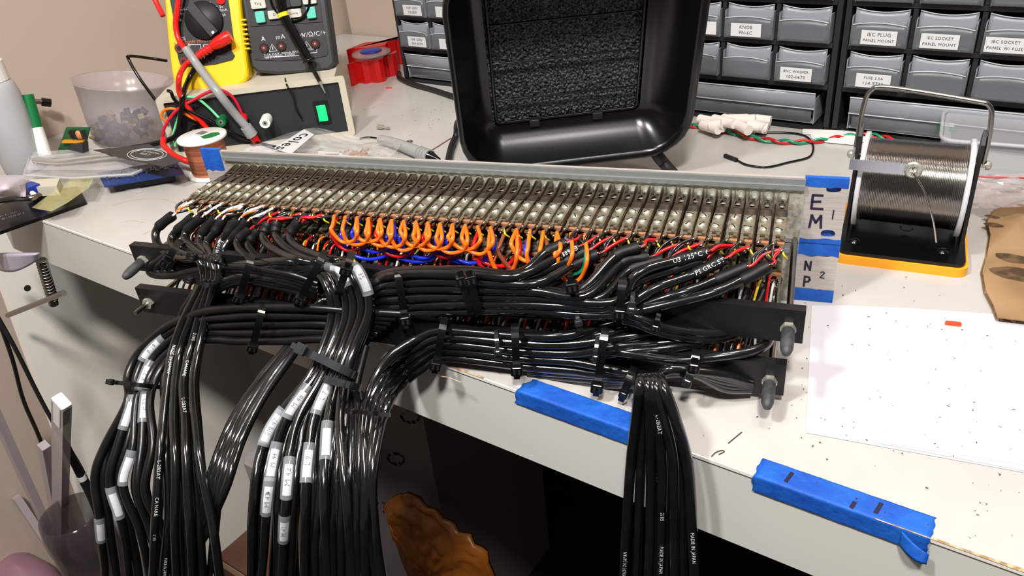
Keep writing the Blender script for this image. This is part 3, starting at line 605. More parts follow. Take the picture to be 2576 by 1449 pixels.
tie(1583, 955, -126, -8, 20, 'black tie just left of the cables hanging before the fascia', hs=.9, dep=7, sz=.7)
tie(1636, 962, -136, 28, 6, 'thin black tie at the neck of the cables hanging before the fascia', hs=-.9, w=2.2, sz=.5, dep=8)
# ---------------------------------------------------------------- jumper wires and short wires, soldered to the jacks
def jumper(P, m, r=1.05, par=P1, name='jumper_wire'): return MB().tube(smooth(P, 7), r, 8).build(name, m, par)
ia, ib = jack_at(838), jack_at(1478)
def loop(i, j, drop, m, row=0, k=1, yb=-92, sag=0, r=1.3):
    a, b = lug(i, 0, k), lug(j, 0, k); pa, pc = pixel(a), pixel(b)
    if m is not OR: a -= K * 3; b -= K * 3; a += BN * 2; b += BN * 2
    q = lambda f, d: pb(pa[0] + (pc[0] - pa[0]) * f + R.uniform(-4, 4), pa[1] + (pc[1] - pa[1]) * f + d, yb)
    jumper([a, a.lerp(q(-.12, drop * .45), .8), q(-.1, drop * .55), q(.12, drop * .88), q(.5, drop), q(.88, drop * .86), q(1.06, drop * .5), b], m, r)
n_ = 0
for i in range(ia, ib - 1):
    px = pixel(lug(i))[0]
    if px < 1190: loop(i, i + 2, (66 if n_ % 2 else 58) + R.uniform(-4, 6) + 4, OR, yb=-94)
    elif n_ % 2 or px > 1330: loop(i, min(ib, i + 2 + (n_ % 3 == 0)), 92 + R.uniform(-15, 32), OR, yb=-95)
    if n_ % 2 == 0 and px < 1250: loop(i, i + 3, 88 + R.uniform(-6, 10), RED if (n_ // 2) % 2 == 0 else BLU, yb=-90)
    if n_ % 4 == 1 and px < 1200: loop(i, i + 4, 98 + R.uniform(-6, 6), BLU, yb=-89)
    if px > 1190 and n_ % 2 == 0: loop(i, min(ib, i + 3), 110 + R.uniform(-10, 14), [BLU, GRN, RED, BRN][(n_ // 2) % 4], yb=-92)
    n_ += 1
# tinned and yellow stubs plus short wires at each upper lug
for i in range(48):
    a = lug(i, 0, 1); c = YEL
    MB().tube(smooth([a, a + B(2, -3, -2) - B(0, 0, 0), a + B(3.5, -1, -5) - B(0, 0, 0)], 4), .6, 6).build('drain_wire', c, P1)
cyc = [BLK, OR, WHT, RED, BLK, YEL, RED, BLK]
for i in range(48):
    for k in range(3):
        a = lug(i, 1, k); d = Vector((R.uniform(-7, 3), R.uniform(-14, -8), R.uniform(-22, -14)))
        m = cyc[(i * 3 + k * 2 + (i // 5)) % 8]
        MB().tube(smooth([a, a + TW @ Vector((d.x * .3, d.y * .6, 0)), a + TW @ Vector((d.x * .7, d.y, d.z * .5)), a + TW @ d], 4), .75, 6).build('wire', m, P1)
    a = lug(i, 1, 0); d = Vector((-6, -17, -14)); MB().tube([a + TW @ (d * .45), a + TW @ d, a + TW @ Vector((-9, -22, -26))], 2.1, 8).build('wire_sleeve', SHR, P1)
for i in range(47):
    for k in range(3):
        a = lug(i, 0, k, False); e = B(LUG[(False, 0, i)][0] - 8 + 5 * k, -103, 22 + R.uniform(-3, 3)); m = [BLK, RED, WHT, BLK, OR, BLK][(i + k * 2) % 6]
        MB().tube(smooth([a, a.lerp(e, .5) + K * 4, e, e - K * 12], 4), .8, 6).build('wire', m, P2)
# ---------------------------------------------------------------- background objects
BLKP = mat('black_plastic', (8, 8, 10), 0.22, spec=.5)
BLKM = mat('matte_black_plastic', (24, 24, 26), 0.5, bump=.1, nscale=300)
FOAM = mat('charcoal_foam', (98, 106, 110), 0.75, col2=(22, 24, 25), nscale=560, voro=True, bump=1.0, bscale=560, lo=.25, hi=.75)
CREAM = mat('cream_case', (196, 190, 172), 0.45)
DPAN = mat('dark_front_panel', (38, 42, 44), 0.45, bump=.05, nscale=500)
YELP = mat('yellow_rubber', (238, 196, 8), 0.4)
DGR = mat('dark_grey_plastic', (54, 56, 58), 0.5, bump=.1, nscale=400)
DGR2 = mat('meter_face', (46, 44, 43), 0.55)
TEAL = mat('teal_key', (92, 196, 178), 0.5); LKEY = mat('light_key', (196, 194, 186), 0.5)
REDP = mat('red_plastic', (222, 30, 24), 0.32); REDT = mat('red_dispenser', (204, 26, 26), 0.3); BLUP = mat('blue_plastic', (30, 50, 150), 0.35)
GRYP = mat('grey_plastic', (150, 152, 152), 0.35); WHP = mat('white_plastic', (232, 232, 230), 0.35)
GRNP = mat('green_plastic', (16, 112, 58), 0.35); GRNL = mat('lit_green_rocker', (20, 230, 120), 0.3, emit=.7); GLITE = mat('pale_green_wire', (110, 216, 150), 0.35)
COP = mat('copper_wire', (206, 130, 96), 0.35, metal=.7, col2=(150, 88, 62), nscale=300, aniso=(.02, .02, 1))
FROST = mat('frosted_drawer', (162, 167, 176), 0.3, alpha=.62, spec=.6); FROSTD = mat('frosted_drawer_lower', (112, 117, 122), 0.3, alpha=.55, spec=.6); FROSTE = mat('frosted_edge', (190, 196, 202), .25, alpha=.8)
CLR = mat('clear_film', (232, 230, 232), 0.12, alpha=.22, spec=.9); CLRM = mat('milky_plastic', (214, 214, 218), 0.3, alpha=.35, spec=.7); CLRP = mat('clear_cup_plastic', (178, 170, 174), 0.2, alpha=.38, spec=.8)
PAPW = mat('copy_paper', (204, 201, 208), 0.8); PPRN = mat('show_through_print', (206, 204, 208), .8)
CARD = mat('cardboard', (170, 140, 104), 0.85, col2=(138, 108, 74), nscale=18, lo=.3, hi=.62); SCOR = mat('scorched_card', (104, 80, 54), .9, col2=(70, 52, 34), nscale=120)
ORB = mat('orange_base', (248, 168, 30), 0.4); PCBG = mat('green_circuit_board', (20, 96, 52), 0.4); PCBB = mat('blue_circuit_board', (26, 52, 112), 0.35)
SOLW = mat('solder_wire', (132, 128, 124), 0.2, metal=1)
X_, Y_ = Vector((1, 0, 0)), Vector((0, 1, 0))
def rrect(x0, y0, x1, y1, r, n=5):
    p = []
    for cx, cy, a0 in ((x1 - r, y1 - r, 0), (x0 + r, y1 - r, 90), (x0 + r, y0 + r, 180), (x1 - r, y0 + r, 270)):
        for k in range(n + 1): a = math.radians(a0 + 90 * k / n); p.append((cx + r * math.cos(a), cy + r * math.sin(a)))
    return p
class Fr:
    def __init__(s, o, X, Y): s.o, s.X, s.Y = o, X, Y; s.N = X.cross(Y)
    def p(s, x, y, n=0): return s.o + s.X * x + s.Y * y + s.N * n
    def px(s, u, v, n=0):
        q = hit(u, v, s.N, s.N.dot(s.o) + n) - s.o; return q.dot(s.X), q.dot(s.Y)
    def P(s, u, v, n=0): return hit(u, v, s.N, s.N.dot(s.o) + n)
    def fr(s): return (s.X, s.Y, s.N)
    def poly(s, pts, n, d, mb=None): return (mb or MB()).prism(pts, s.fr(), s.o + s.N * n, d)
    def pp(s, L, n=0): return [s.px(u, v, n) for u, v in L]
    def rect(s, mb, x0, y0, x1, y1, n, d, r=None):
        return mb.prism(rrect(x0, y0, x1, y1, r or .01, 4) if r else [(x0, y0), (x1, y0), (x1, y1), (x0, y1)], s.fr(), s.o + s.N * n, d)
def stand(pl, pr, z, tilt):
    a, b = pz(*pl, z), pz(*pr, z); X = (b - a).normalized(); out = X.cross(K); t = math.radians(tilt); return Fr(a, X, K * math.cos(t) - out * math.sin(t)), (b - a).length
def wire(P, r, m, name, label=None, cat=None, parent=None, k=6, group=None, n=8): return MB().tube(smooth(P, k), r, n).build(name, m, parent, label=label, cat=cat, group=group)
# --- cabinets of small drawers
CABP = mat('cabinet_plastic', (30, 30, 33), 0.5)
TXT = [(2215, 62, ['IEC PLUG', 'PANEL MOUNT']), (2370, 68, ['IEC SOCKET', 'PANEL MOUNT']), (2530, 75, ['IEC SOCKET', 'PANEL W/ FUSE']), (2198, 188, ['FUSE 2.5A', '114-9732']), (2002, 178, ['BNC WASHER', '102-0670']), (1877, 52, ['KNOB', 'PN-6C']), (1042, 18, ['1NF 100V', '10-0DF']), (1122, 22, ['10N', '10-']), (1050, 107, ['1NF 200V', '239-0559']), (1128, 112, ['22NF', '100V']), (1768, 50, [])]
CF = 478.0
def cabinet(u0, label, dlabel, skip=()):
    c = thing('drawer_cabinet', D(u0 + 138, CF + 80, 0), label, 'cabinet', 'drawer cabinets against the wall')
    w, H = 275.0, 205.0; m = MB()
    m.box(D(u0 + 2.5, CF + 75, H / 2), (5, 150, H)); m.box(D(u0 + w - 2.5, CF + 75, H / 2), (5, 150, H)); m.box(D(u0 + w / 2, CF + 148, H / 2), (w, 3, H)); m.box(D(u0 + w / 2, CF + 75, 2.5), (w - 8, 150, 5)); m.box(D(u0 + w / 2, CF + 75, H - 2.5), (w - 8, 150, 5)); m.build('body', CABP, c)
    for z in (44.8, 84, 123, 162): MB().box(D(u0 + w / 2, CF + 74, z), (w - 9, 148, 4.5 if z > 50 else 5.5)).build('shelf', CABP, c)
    for r, z0 in enumerate((47.5, 86.5, 125.5, 164.5)):
        for k in range(1, 5): MB().box(D(u0 + 5 + 53 * k, CF + 72, z0 + 17), (4, 144, 33.5)).build('divider', CABP, c)
    def front(x0, x1, z0, z1, nm, lip, lab):
        w_ = x1 - x0; g = MB(); zm = z0 + (z1 - z0) * .48; top = z1 - 1.5
        arc = lambda x, d: -d * (1 - (2 * (x - x0) / w_ - 1) ** 2)
        if lip:
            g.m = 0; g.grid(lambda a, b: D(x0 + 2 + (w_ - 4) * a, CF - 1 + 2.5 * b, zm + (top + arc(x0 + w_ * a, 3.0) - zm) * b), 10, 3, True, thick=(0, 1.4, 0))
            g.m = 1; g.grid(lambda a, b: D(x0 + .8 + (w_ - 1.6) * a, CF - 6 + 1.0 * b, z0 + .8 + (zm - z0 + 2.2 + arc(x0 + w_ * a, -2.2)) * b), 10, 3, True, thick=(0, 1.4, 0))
            g.m = 2
            for q, y, dz, d in ((top, CF + 1, 0, 3.0), (zm + 3, CF - 5.4, 0, -2.2)): g.tube([D(x0 + 2 + (w_ - 4) * t / 8, y, q + arc(x0 + w_ * t / 8, d)) for t in range(9)], .55, 5)
        else:
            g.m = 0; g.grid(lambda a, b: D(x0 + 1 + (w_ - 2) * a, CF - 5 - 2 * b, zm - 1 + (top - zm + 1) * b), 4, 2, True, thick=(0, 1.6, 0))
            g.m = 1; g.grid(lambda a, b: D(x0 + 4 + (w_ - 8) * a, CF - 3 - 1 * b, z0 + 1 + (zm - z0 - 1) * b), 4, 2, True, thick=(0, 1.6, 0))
            g.m = 2; g.tube([D(x0 + 1, CF - 6, zm), D(x1 - 1, CF - 6, zm)], .6, 5); g.tube([D(x0 + 1, CF - 7, top), D(x1 - 1, CF - 7, top)], .7, 5)
        g.m = 0
        for x in (x0 + .8, x1 - 1.6): g.box(D(x + .4, CF + 58, (z0 + top) / 2 - 3), (.9, 124, top - z0 - 6))
        g.box(D((x0 + x1) / 2, CF + 58, z0 + 1), (w_ - 4, 122, 1)); g.box(D((x0 + x1) / 2, CF + 119, (z0 + top) / 2 - 3), (w_ - 4, 1, top - z0 - 6))
        d = g.build('drawer', [FROST, FROSTD, FROSTE], c)
        b = MB(); rr = random.Random(int(x0 * 7 + z0)); cc = [(90, 84, 80), (150, 140, 120), (70, 60, 56), (120, 90, 96)][rr.randrange(4)]
        for _ in range(16 if lip else 30): b.box(D(rr.uniform(x0 + 8, x1 - 8), CF + rr.uniform(8, 60), z0 + 4 + rr.uniform(0, 6)), (rr.uniform(4, 12), rr.uniform(4, 10), rr.uniform(2, 7)), bev=.8)
        b.build('drawer_contents', mat('contents_%d' % cc[0], cc, .6), d, kind='stuff')
        return d
    for r, z0 in enumerate((47.5, 86.5, 125.5, 164.5)):
        for k in range(5):
            x0 = u0 + 6.5 + 53 * k; x1 = x0 + 49; d = front(x0, x1, z0, z0 + 34, 'drawer', True, None)
            for px, py, t in TXT:
                q = pv(px, py, CF - 7); 
                if x0 - 3 < q.x < x1 + 3 and z0 - 2 < q.z - ZD < z0 + 36:
                    cx = min(max(q.x, x0 + 18), x1 - 18); cz = z0 + 9; lw = 15
                    lb = MB().box(Vector((cx, CF - 6.4, cz + ZD)), (lw * 2, .4, 12.5)).build('drawer_label', PAPER, d)
                    for i, s_ in enumerate(t): MB().text(s_, (X_, K, None), Vector((cx, CF - 6.75, cz + ZD + 2.6 - 5.2 * i)), 4.4 if len(s_) < 9 else 3.55).build('label_text', INKB, lb)
    front(u0 + 14 if u0 > 300 else u0 + 12, u0 + 262, 8, 41, 'drawer', False, None)
cabinet(-187.5, 'leftmost drawer cabinet, mostly behind the extractor hood', '')
cabinet(90.5, 'middle drawer cabinet just right of the extractor hood', '')
cabinet(368.5, 'rightmost drawer cabinet behind the solder stand', '')
# --- extractor hood
yw, tl = math.radians(39.26), math.radians(-18.4); Xh = Vector((math.cos(yw), math.sin(yw), 0)); Nb = Vector((-math.sin(yw), math.cos(yw), 0)); hc = D(185.6, 283.1, 62.6); H = Fr(hc, Xh, K * math.cos(tl) + Nb * math.sin(tl))
hood = thing('fume_extractor', hc - K * 62.6 - H.N * 60, 'black solder fume extractor hood with a foam filter behind a wire grille', 'fume extractor')
a = rrect(-66, -1, 66, 131, 6, 6); b = rrect(-94, -24, 101, 168, 38, 6); m = MB(); n = len(a); rows = []
for t in range(9):
    f = t / 8; g = f ** .8; h_ = 4 + 38 * f ** 1.5
    rows.append([H.p(p[0] + (q[0] - p[0]) * g, p[1] + (q[1] - p[1]) * g, h_) for p, q in zip(a, b)])
rows.append([H.p(q[0] * 1.025, q[1] * 1.0 + (-.0 if q[1] > 0 else -2), 41) for q in b]); rows.append([H.p(q[0] * 1.03, q[1] + (0 if q[1] > 0 else -3), 37) for q in b])
rows += [[H.p(p[0] + (q[0] - p[0]) * g + (3 if q[0] > 0 else -3), p[1] + (q[1] - p[1]) * g + (3 if q[1] > 60 else -3), h_ - 4) for p, q in zip(a, b)] for g, h_ in ((.9, 32), (.5, 12), (.12, 0), (.1, -46), (0, -50))]
vs = [v for r_ in rows for v in r_]; m.add(vs, [[r_ * n + i, r_ * n + (i + 1) % n, (r_ + 1) * n + (i + 1) % n, (r_ + 1) * n + i] for r_ in range(len(rows) - 1) for i in range(n)] + [list(range((len(rows) - 1) * n, len(rows) * n))], True); m.build('hood_shell', BLKP, hood)
m = MB(); m.grid(lambda u, v: H.p(-66 + 132 * u, -1 + 132 * v, -1 + 2.2 * noise.noise(Vector((u * 60, v * 60, 0))) + 1.6 * noise.noise(Vector((u * 110, v * 110, 5)))), 200, 200, True); m.build('foam_filter', FOAM, hood)
m = MB(); m.tube([H.p(x, y, 4.5) for x, y in rrect(-63, 2, 63, 129, 5, 4)] + [H.p(63, 124, 4.5)], 1.5, 8); m.build('grille_frame', BLKP, hood)
for (u0, v0), (u1, v1) in (((1237, 255), (1608, 213)), ((1234, 162), (1615, 120)), ((1220, 65), (1623, 23))):
    y0, y1 = H.px(u0, v0, 4)[1], H.px(u1, v1, 4)[1]; MB().cyl(H.p(-63, y0, 4.5), H.p(63, y1, 4.5), .9, n=8).build('grille_wire', BLKP, hood)
MB().cyl(H.p(-63, 122, 4.5), H.p(63, 122, 4.5), .9, n=8).build('grille_wire', BLKP, hood)
for x in (H.px(1343, 288, 4)[0], H.px(1502, 270, 4)[0]): MB().box(H.p(x, 0, 6), (9, 7, 5), H.fr(), bev=1).build('clip', BLKM, hood)
m = MB(); m.tube(smooth([H.p(50, -5, -20), pz(1650, 385, 22), pz(1668, 408, 12), pz(1700, 445, 4), pz(1745, 500, 4)], 5), 5.5, 10); m.build('stand_leg', BLKM, hood)
m = MB(); m.tube(smooth([H.p(-60, 10, -30), pz(1158, 300, 30), pz(1148, 340, 8), pz(1135, 372, 4), pz(1128, 410, 4), pz(1130, 450, 4)], 6), 3.6, 10); m.build('power_lead', BLKM, hood)
# --- bench power supply under the meters
BX, bw = stand((440, 395), (895, 338), 0, 0); bh = 68.0
box = thing('power_supply', BX.p(bw / 2, 0, -70), 'cream power supply box with a black front and a lit green rocker switch', 'power supply')
m = MB(); m.box(BX.p(bw / 2 - 5, bh / 2, -50), (bw - 12, bh - 2, 96), BX.fr()); m.build('case', CREAM, box)
m = MB(); o_ = rrect(0, 0, bw, bh, 3, 3); i_ = rrect(7, 5, bw - 7, bh - 6, 1.5, 3); k_ = len(o_)
m.add([BX.p(x, y, 0) for x, y in o_] + [BX.p(x, y, 3) for x, y in o_] + [BX.p(x, y, 3) for x, y in i_] + [BX.p(x, y, -.5) for x, y in i_], [[r_ * k_ + i, r_ * k_ + (i + 1) % k_, (r_ + 1) * k_ + (i + 1) % k_, (r_ + 1) * k_ + i] for r_ in range(3) for i in range(k_)], False); m.build('front_bezel', CREAM, box)
BX.rect(MB(), 6, 4, bw - 6, bh - 5, -1.5, 1.6).build('front_panel', DPAN, box)
x, y = BX.px(811, 283); m = MB(); BX.rect(m, x - 8, y - 13, x + 8, y + 13, 0, 1.5).build('switch_frame', BLKP, box)
m = MB(); m.grid(lambda u, v: BX.p(x - 5 + 10 * u, y - 9 + 18 * v, 1.6 + 3.5 * abs(v - .45)), 2, 8, True, thick=-BX.N * 1.5); m.build('rocker_switch', GRNL, box)
def post(px, py, mt, nm, r=6.0, L=20):
    x, y = BX.px(px, py, 4); m = MB(); m.cyl(BX.p(x, y, 0), BX.p(x, y, 5), r * .8, n=12); m.cyl(BX.p(x, y, 5), BX.p(x, y, L), r, r * .95, n=18); m.m = 1; m.cyl(BX.p(x, y, L), BX.p(x, y, L + .3), r * .5, n=10); m.m = 2; m.cyl(BX.p(x, y, L + .3), BX.p(x, y, L + .6), r * .22, n=8); m.build(nm, [mt, SCR, SLOT], box)
post(672, 298, WHP, 'binding_post'); post(560, 300, GRNP, 'binding_post', 5.5, 14); post(492, 325, BLKP, 'binding_post', 5.0, 12); post(612, 296, REDP, 'binding_post', 5.0, 10)
# --- yellow multimeter
YM, yw_ = stand((440, 226), (622, 203), 69, 19); s_ = yw_ / 100
ym = thing('multimeter', YM.p(yw_ / 2, 0, -18), 'yellow-cased multimeter with a black dial face leaning above the power supply', 'multimeter', 'multimeters on the power supply')
def P(L, n=0, F=YM): return F.pp(L, n)
th = 34
def shell(F, pts, depth, mt, nm, root, rnd=4, extra=None):
    A = np.array(pts); c = A.mean(0); m = MB(); k_ = len(pts); rows = []
    for ins, n in ((5, -depth), (0, -depth + rnd), (0, -rnd), (1.2, -rnd * .3), (3.5, 0)):
        rows.append([F.p(*(Vector((x, y)) - (Vector((x, y)) - Vector(c)).normalized() * ins), n) for x, y in pts])
    vs = [v for r_ in rows for v in r_]
    m.add(vs, [[r_ * k_ + i, r_ * k_ + (i + 1) % k_, (r_ + 1) * k_ + (i + 1) % k_, (r_ + 1) * k_ + i] for r_ in range(len(rows) - 1) for i in range(k_)], False); m.add(rows[0], [list(range(k_))[::-1]], False); m.add(rows[-1], [list(range(k_))], False)
    return m.build(nm, mt, root)
o = P([(443, 215), (455, 226), (505, 231), (530, 228), (600, 219), (618, 206), (625, 190), (620, 140), (610, 60), (605, 0)]); x1t = o[-1][0]; x0t = P([(411, 0)])[0][0]
o += [(x1t - 1, 150), (x1t - 8, 165), (x0t + 6, 165), (x0t, 155)] + P([(413, 0), (420, 90), (430, 175), (436, 205)]); shell(YM, o, th, YELP, 'rubber_holster', ym)
f = P([(432, 20), (447, 108), (439, 118), (446, 132), (450, 152), (455, 165), (470, 168), (540, 162), (585, 150), (591, 140), (583, 128), (582, 108), (588, 100), (576, 10)], .5)
tx = f[-1][0]; f += [(tx, 150), (f[0][0], 150)]; YM.poly(f, .1, 1.2).build('meter_face', BLKM, ym)
kx, ky = YM.px(511, 50, 6); kr = (YM.px(559, 50, 6)[0] - YM.px(461, 50, 6)[0]) / 2
m = MB(); m.lathe([(kr, 0), (kr, 2), (kr * .93, 5), (0, 5.2)], YM.p(kx, ky, 1.2), YM.N, 40, fr=YM.fr()); dv = Vector((.52, -.85)); q = [(kx - dv.x * kr * .9 + dv.y * 5, ky - dv.y * kr * .9 - dv.x * 5), (kx + dv.x * kr * .95 + dv.y * 5, ky + dv.y * kr * .95 - dv.x * 5), (kx + dv.x * kr * .95 - dv.y * 5, ky + dv.y * kr * .95 + dv.x * 5), (kx - dv.x * kr * .9 - dv.y * 5, ky - dv.y * kr * .9 + dv.x * 5)]
YM.poly(q[::-1], 6, 6, m); m.m = 1; e_ = (kx + dv.x * kr * .86, ky + dv.y * kr * .86); m.cyl(YM.p(*e_, 12), YM.p(*e_, 12.3), 1.6, n=10); m.build('rotary_dial', [BLKM, WHP], ym)
m = MB(); YT = (YM.X, YM.Y, None)
for st, px, py, sz in (('Hz', 502, 8, 5), ('hFE', 523, 10, 4.6), ('20A 5s', 546, 18, 4), ('200mA', 557, 26, 4), ('2A', 562, 38, 4), ('mV~', 462, 24, 4), ('V~', 458, 35, 4), ('2k', 452, 50, 4), ('COM', 545, 84, 4), ('A', 475, 114, 5), ('CE', 460, 98, 5)): m.text(st, YT, YM.P(px, py, 1.5), sz)
m.build('printing', PRN, ym); MB().text('3 1/2 DMM MULTIMETER', YT, YM.P(500, 104, 1.5), 4.6).build('printing', mat('orange_print', (206, 96, 40), .5), ym)
for a_, b_, c_ in (((474, 112), (505, 112), (507, 130)), ((545, 110), (512, 113), (514, 148))): MB().tube([YM.P(*a_, 1.5), YM.P(*b_, 1.5), YM.P(*c_, 1.5)], .7, 4).build('face_line', PRN, ym)
for px, py in ((452, 122), (464, 156)): x, y = YM.px(px, py, 1); m = MB(); m.cyl(YM.p(x, y, 1), YM.p(x, y, 3), 5, n=14); m.m = 1; m.cyl(YM.p(x, y, 3), YM.p(x, y, 3.2), 2.6, n=10); m.build('input_jack', [mat('dark_red_jack', (110, 26, 30), .4), SLOT], ym)
MB().cyl(YM.P(555, 0, 1), YM.P(555, 0, 4), 4.5, n=14).build('button', REDP, ym)
for k in range(7): x, y = YM.px(609 + 1.6 * k, 50 + 12 * k, 0); MB().box(YM.p(x + 1.0, y, -6), (5.5, 1.6, 11), YM.fr()).build('grip_rib', YELP, ym)
for k in (0, 1): MB().box(YM.p(yw_ * (.22 + .56 * k), -1, -10), (yw_ * .3, 5, 16), YM.fr(), bev=3).build('foot', YELP, ym)
# --- grey multimeter
GM, gw = stand((640, 192), (846, 168), 70, 15)
gm = thing('multimeter', GM.p(gw / 2, 0, -18), 'dark grey multimeter with teal keys and three red input jacks', 'multimeter', 'multimeters on the power supply')
o = P([(632, 170), (645, 182), (700, 188), (780, 182), (830, 175), (843, 160), (838, 120), (822, 0)], 0, GM); o += [(o[-1][0] + 2, 170), (o[0][0] - 3, 170)] + P([(606, 0), (620, 100)], 0, GM); shell(GM, o, 36, DGR, 'case', gm, 5)
f = P([(629, 70), (640, 150), (700, 153), (780, 149), (822, 140), (826, 130), (812, 58)], 0, GM); GM.poly(f, .1, .9).build('jack_plate', DGR2, gm)
f = P([(620, 5), (629, 67), (812, 55), (804, 0)], 0, GM); f += [(f[-1][0], 150), (f[0][0], 150)]; GM.poly(f, .1, .9).build('key_plate', DGR2, gm)
def key(px, py, w, h, mt, st=None):
    x, y = GM.px(px, py, 3); k_ = MB(); k_.box(GM.p(x, y, 2.5), (w, h, 5), GM.fr(), bev=1.6); b_ = k_.build('key', mt, gm)
    if st: MB().text(st, (GM.X, GM.Y, None), GM.p(x, y, 5.2), 4).build('key_text', INKB, b_)
key(650, 10, 16, 10, LKEY, 'Trig'); key(655, 43, 10, 12, TEAL); key(691, 37, 14, 9, LKEY, 'D'); key(739, 34, 17, 9, LKEY, 'Store'); key(783, 32, 10, 12, TEAL); key(779, 2, 15, 7, LKEY); key(714, 8, 14, 11, DGR); key(744, 4, 12, 10, DGR)
m = MB()
for st, px, py, sz in (('A', 662, 98, 7), ('mA', 705, 93, 7), ('M', 756, 90, 7), ('V/Ω/C/+', 790, 86, 7), ('15A MAX', 685, 137, 3.6), ('UNFUSED', 689, 143, 4.2), ('300mA MAX', 730, 132, 3.4), ('FUSED', 730, 137, 3.8), ('1000V', 780, 125, 3)): m.text(st, (GM.X, GM.Y, None), GM.P(px, py, 1.3), sz)
m.build('printing', PRN, gm)
for px, py in ((686, 121), (772, 114)):
    x, y = GM.px(px, py, 1.2); m = MB(); m.tube([GM.p(x - 4.4, y - 3.4, 1.3), GM.p(x + 4.4, y - 3.4, 1.3), GM.p(x, y + 4.4, 1.3), GM.p(x - 4.4, y - 3.4, 1.3)], .5, 4); m.box(GM.p(x, y, 1.3), (.8, 3.4, .4), GM.fr()); m.build('warning_triangle', PRN, gm)
for px, py in ((665, 121), (708, 116), (793, 110)): x, y = GM.px(px, py, 1); m = MB(); m.cyl(GM.p(x, y, 1), GM.p(x, y, 3), 5.2, n=16); m.m = 1; m.cyl(GM.p(x, y, 3), GM.p(x, y, 3.3), 3.0, n=12); m.m = 2; m.cyl(GM.p(x, y, 3.3), GM.p(x, y, 3.6), 1, n=8); m.build('input_jack', [SLOT, mat('dark_red_jack', (110, 26, 30), .4), SCR], gm)
m = MB(); m.tube([GM.P(*q, 1.3) for q in ((664, 133), (666, 144), (752, 140))], .5, 4); m.build('face_line', PRN, gm); m = MB(); m.tube([GM.P(*q, 1.3) for q in ((775, 134), (797, 132), (797, 122))], .5, 4); m.build('face_line', PRN, gm)
# --- black probe across the grey meter
pr = thing('test_probe', GM.P(755, 130, 14), 'black test probe with a yellow ring lying across the grey meter', 'test probe')
wire([GM.P(700, -30, 16), GM.P(704, 0, 16), GM.P(714, 38, 15), GM.P(748, 100, 13), GM.P(776, 150, 12)], 5.2, BLKP, 'handle', parent=pr)
m = MB(); m.cyl(GM.P(710, 32, 15), GM.P(714, 42, 15), 6.0, n=16); m.build('ring', mat('yellow_ring', (232, 214, 20), .4), pr)
m = MB(); m.lathe([(5.2, 0), (7, 1.5), (7, 3.5), (4, 5)], GM.P(774, 147, 12), (GM.P(780, 158, 12) - GM.P(774, 147, 12)), 16); m.build('finger_guard', BLKP, pr)
m = MB(); a, b = GM.P(778, 156, 11), BX.P(804, 205, 12); m.cyl(a, b, 2.8, 2.2, n=10); m.m = 1; m.cyl(b, BX.P(818, 234, 7), 1.6, .6, n=10); m.build('tip', [BLKP, SCR], pr)
wire([GM.P(776, -20, 8), GM.P(778, 10, 6), GM.P(768, 35, 5), GM.P(745, 50, 4), GM.P(715, 46, 4), GM.P(688, 20, 5), GM.P(676, -15, 6)], 1.3, BLKP, 'lead', parent=pr)
wire([GM.P(716, 190, -8), BX.P(722, 215, 6), BX.P(738, 245, 3), BX.P(745, 275, 2.5), BX.P(760, 300, 2.5)], 1.1, BLKP, 'thin_lead', 'thin black lead hanging from the grey meter over the black front panel', 'cable')
# --- red lead, grey probe, red boot and coloured leads
g = thing('test_probe', BX.P(550, 240, 22), 'long grey test probe with a red tip crossing the power supply front', 'test probe')
wire([YM.P(466, 120, 16), YM.P(500, 168, 18), BX.P(545, 228, 24), BX.P(590, 285, 16), BX.P(625, 325, 12)], 4.6, GRYP, 'handle', parent=g, n=14)
m = MB(); a, b = BX.P(618, 318, 13), BX.P(634, 340, 11); m.cyl(a, b, 6.2, 6.8, n=18); m.build('collar', GRYP, g); m = MB(); m.cyl(b, BX.P(651, 362, 8), 5.4, 3.8, n=14); m.build('tip_sleeve', REDP, g)
wire([YM.P(452, -20, 14), YM.P(447, 20, 12), YM.P(442, 60, 10), YM.P(448, 95, 10), YM.P(464, 122, 14)], 3.0, REDP, 'lead', parent=g)
r_ = thing('test_lead', BX.P(480, 200, 16), 'red test lead with a ribbed angled plug hooped below the yellow meter', 'test lead')
m = MB(); m.tube([YM.P(580, 90, 12), YM.P(576, 92, 12), YM.P(566, 97, 12), YM.P(556, 103, 12), YM.P(544, 110, 12), YM.P(530, 119, 12)], 8.5, 8, rf=lambda u: (.9 if u < .05 else 1) * (1 - .5 * max(0, (u - .75) / .25)), flat=(.9, .8), up=YM.N); m.tube([YM.P(532, 119, 13), YM.P(512, 130, 13), YM.P(490, 146, 13)], 4.2, 10, rf=lambda u: 1 - .25 * u); m.build('plug_boot', REDP, r_)
for k in range(5): q = YM.P(526 - 8 * k, 122.5 + 5 * k, 13); q2 = YM.P(523 - 8 * k, 124.5 + 5 * k, 13); MB().cyl(q, q2, 4.9 - .25 * k, n=12).build('boot_rib', REDP, r_)
wire([YM.P(490, 146, 13), YM.P(468, 162, 14), BX.P(452, 190, 16), BX.P(450, 225, 14), BX.P(458, 250, 12)], 3.0, REDP, 'lead', parent=r_)
wire([BX.P(458, 250, 12), BX.P(480, 280, 9), BX.P(505, 305, 8), BX.P(525, 328, 8)], 3.0, REDP, 'lead', parent=r_)
wire([YM.P(380, -20, -10), YM.P(395, 10, -8), YM.P(410, 40, -4)], 3.0, REDP, 'red_lead', 'short run of red lead left of the yellow meter', 'cable')
wire([pz(412, 350, 30), pz(412, 366, 26), pz(440, 392, 20), pz(470, 405, 16), pz(500, 416, 6), pz(520, 424, 4)], 3.2, REDP, 'red_lead', 'thick red lead on the desk running behind the copper spool', 'cable')
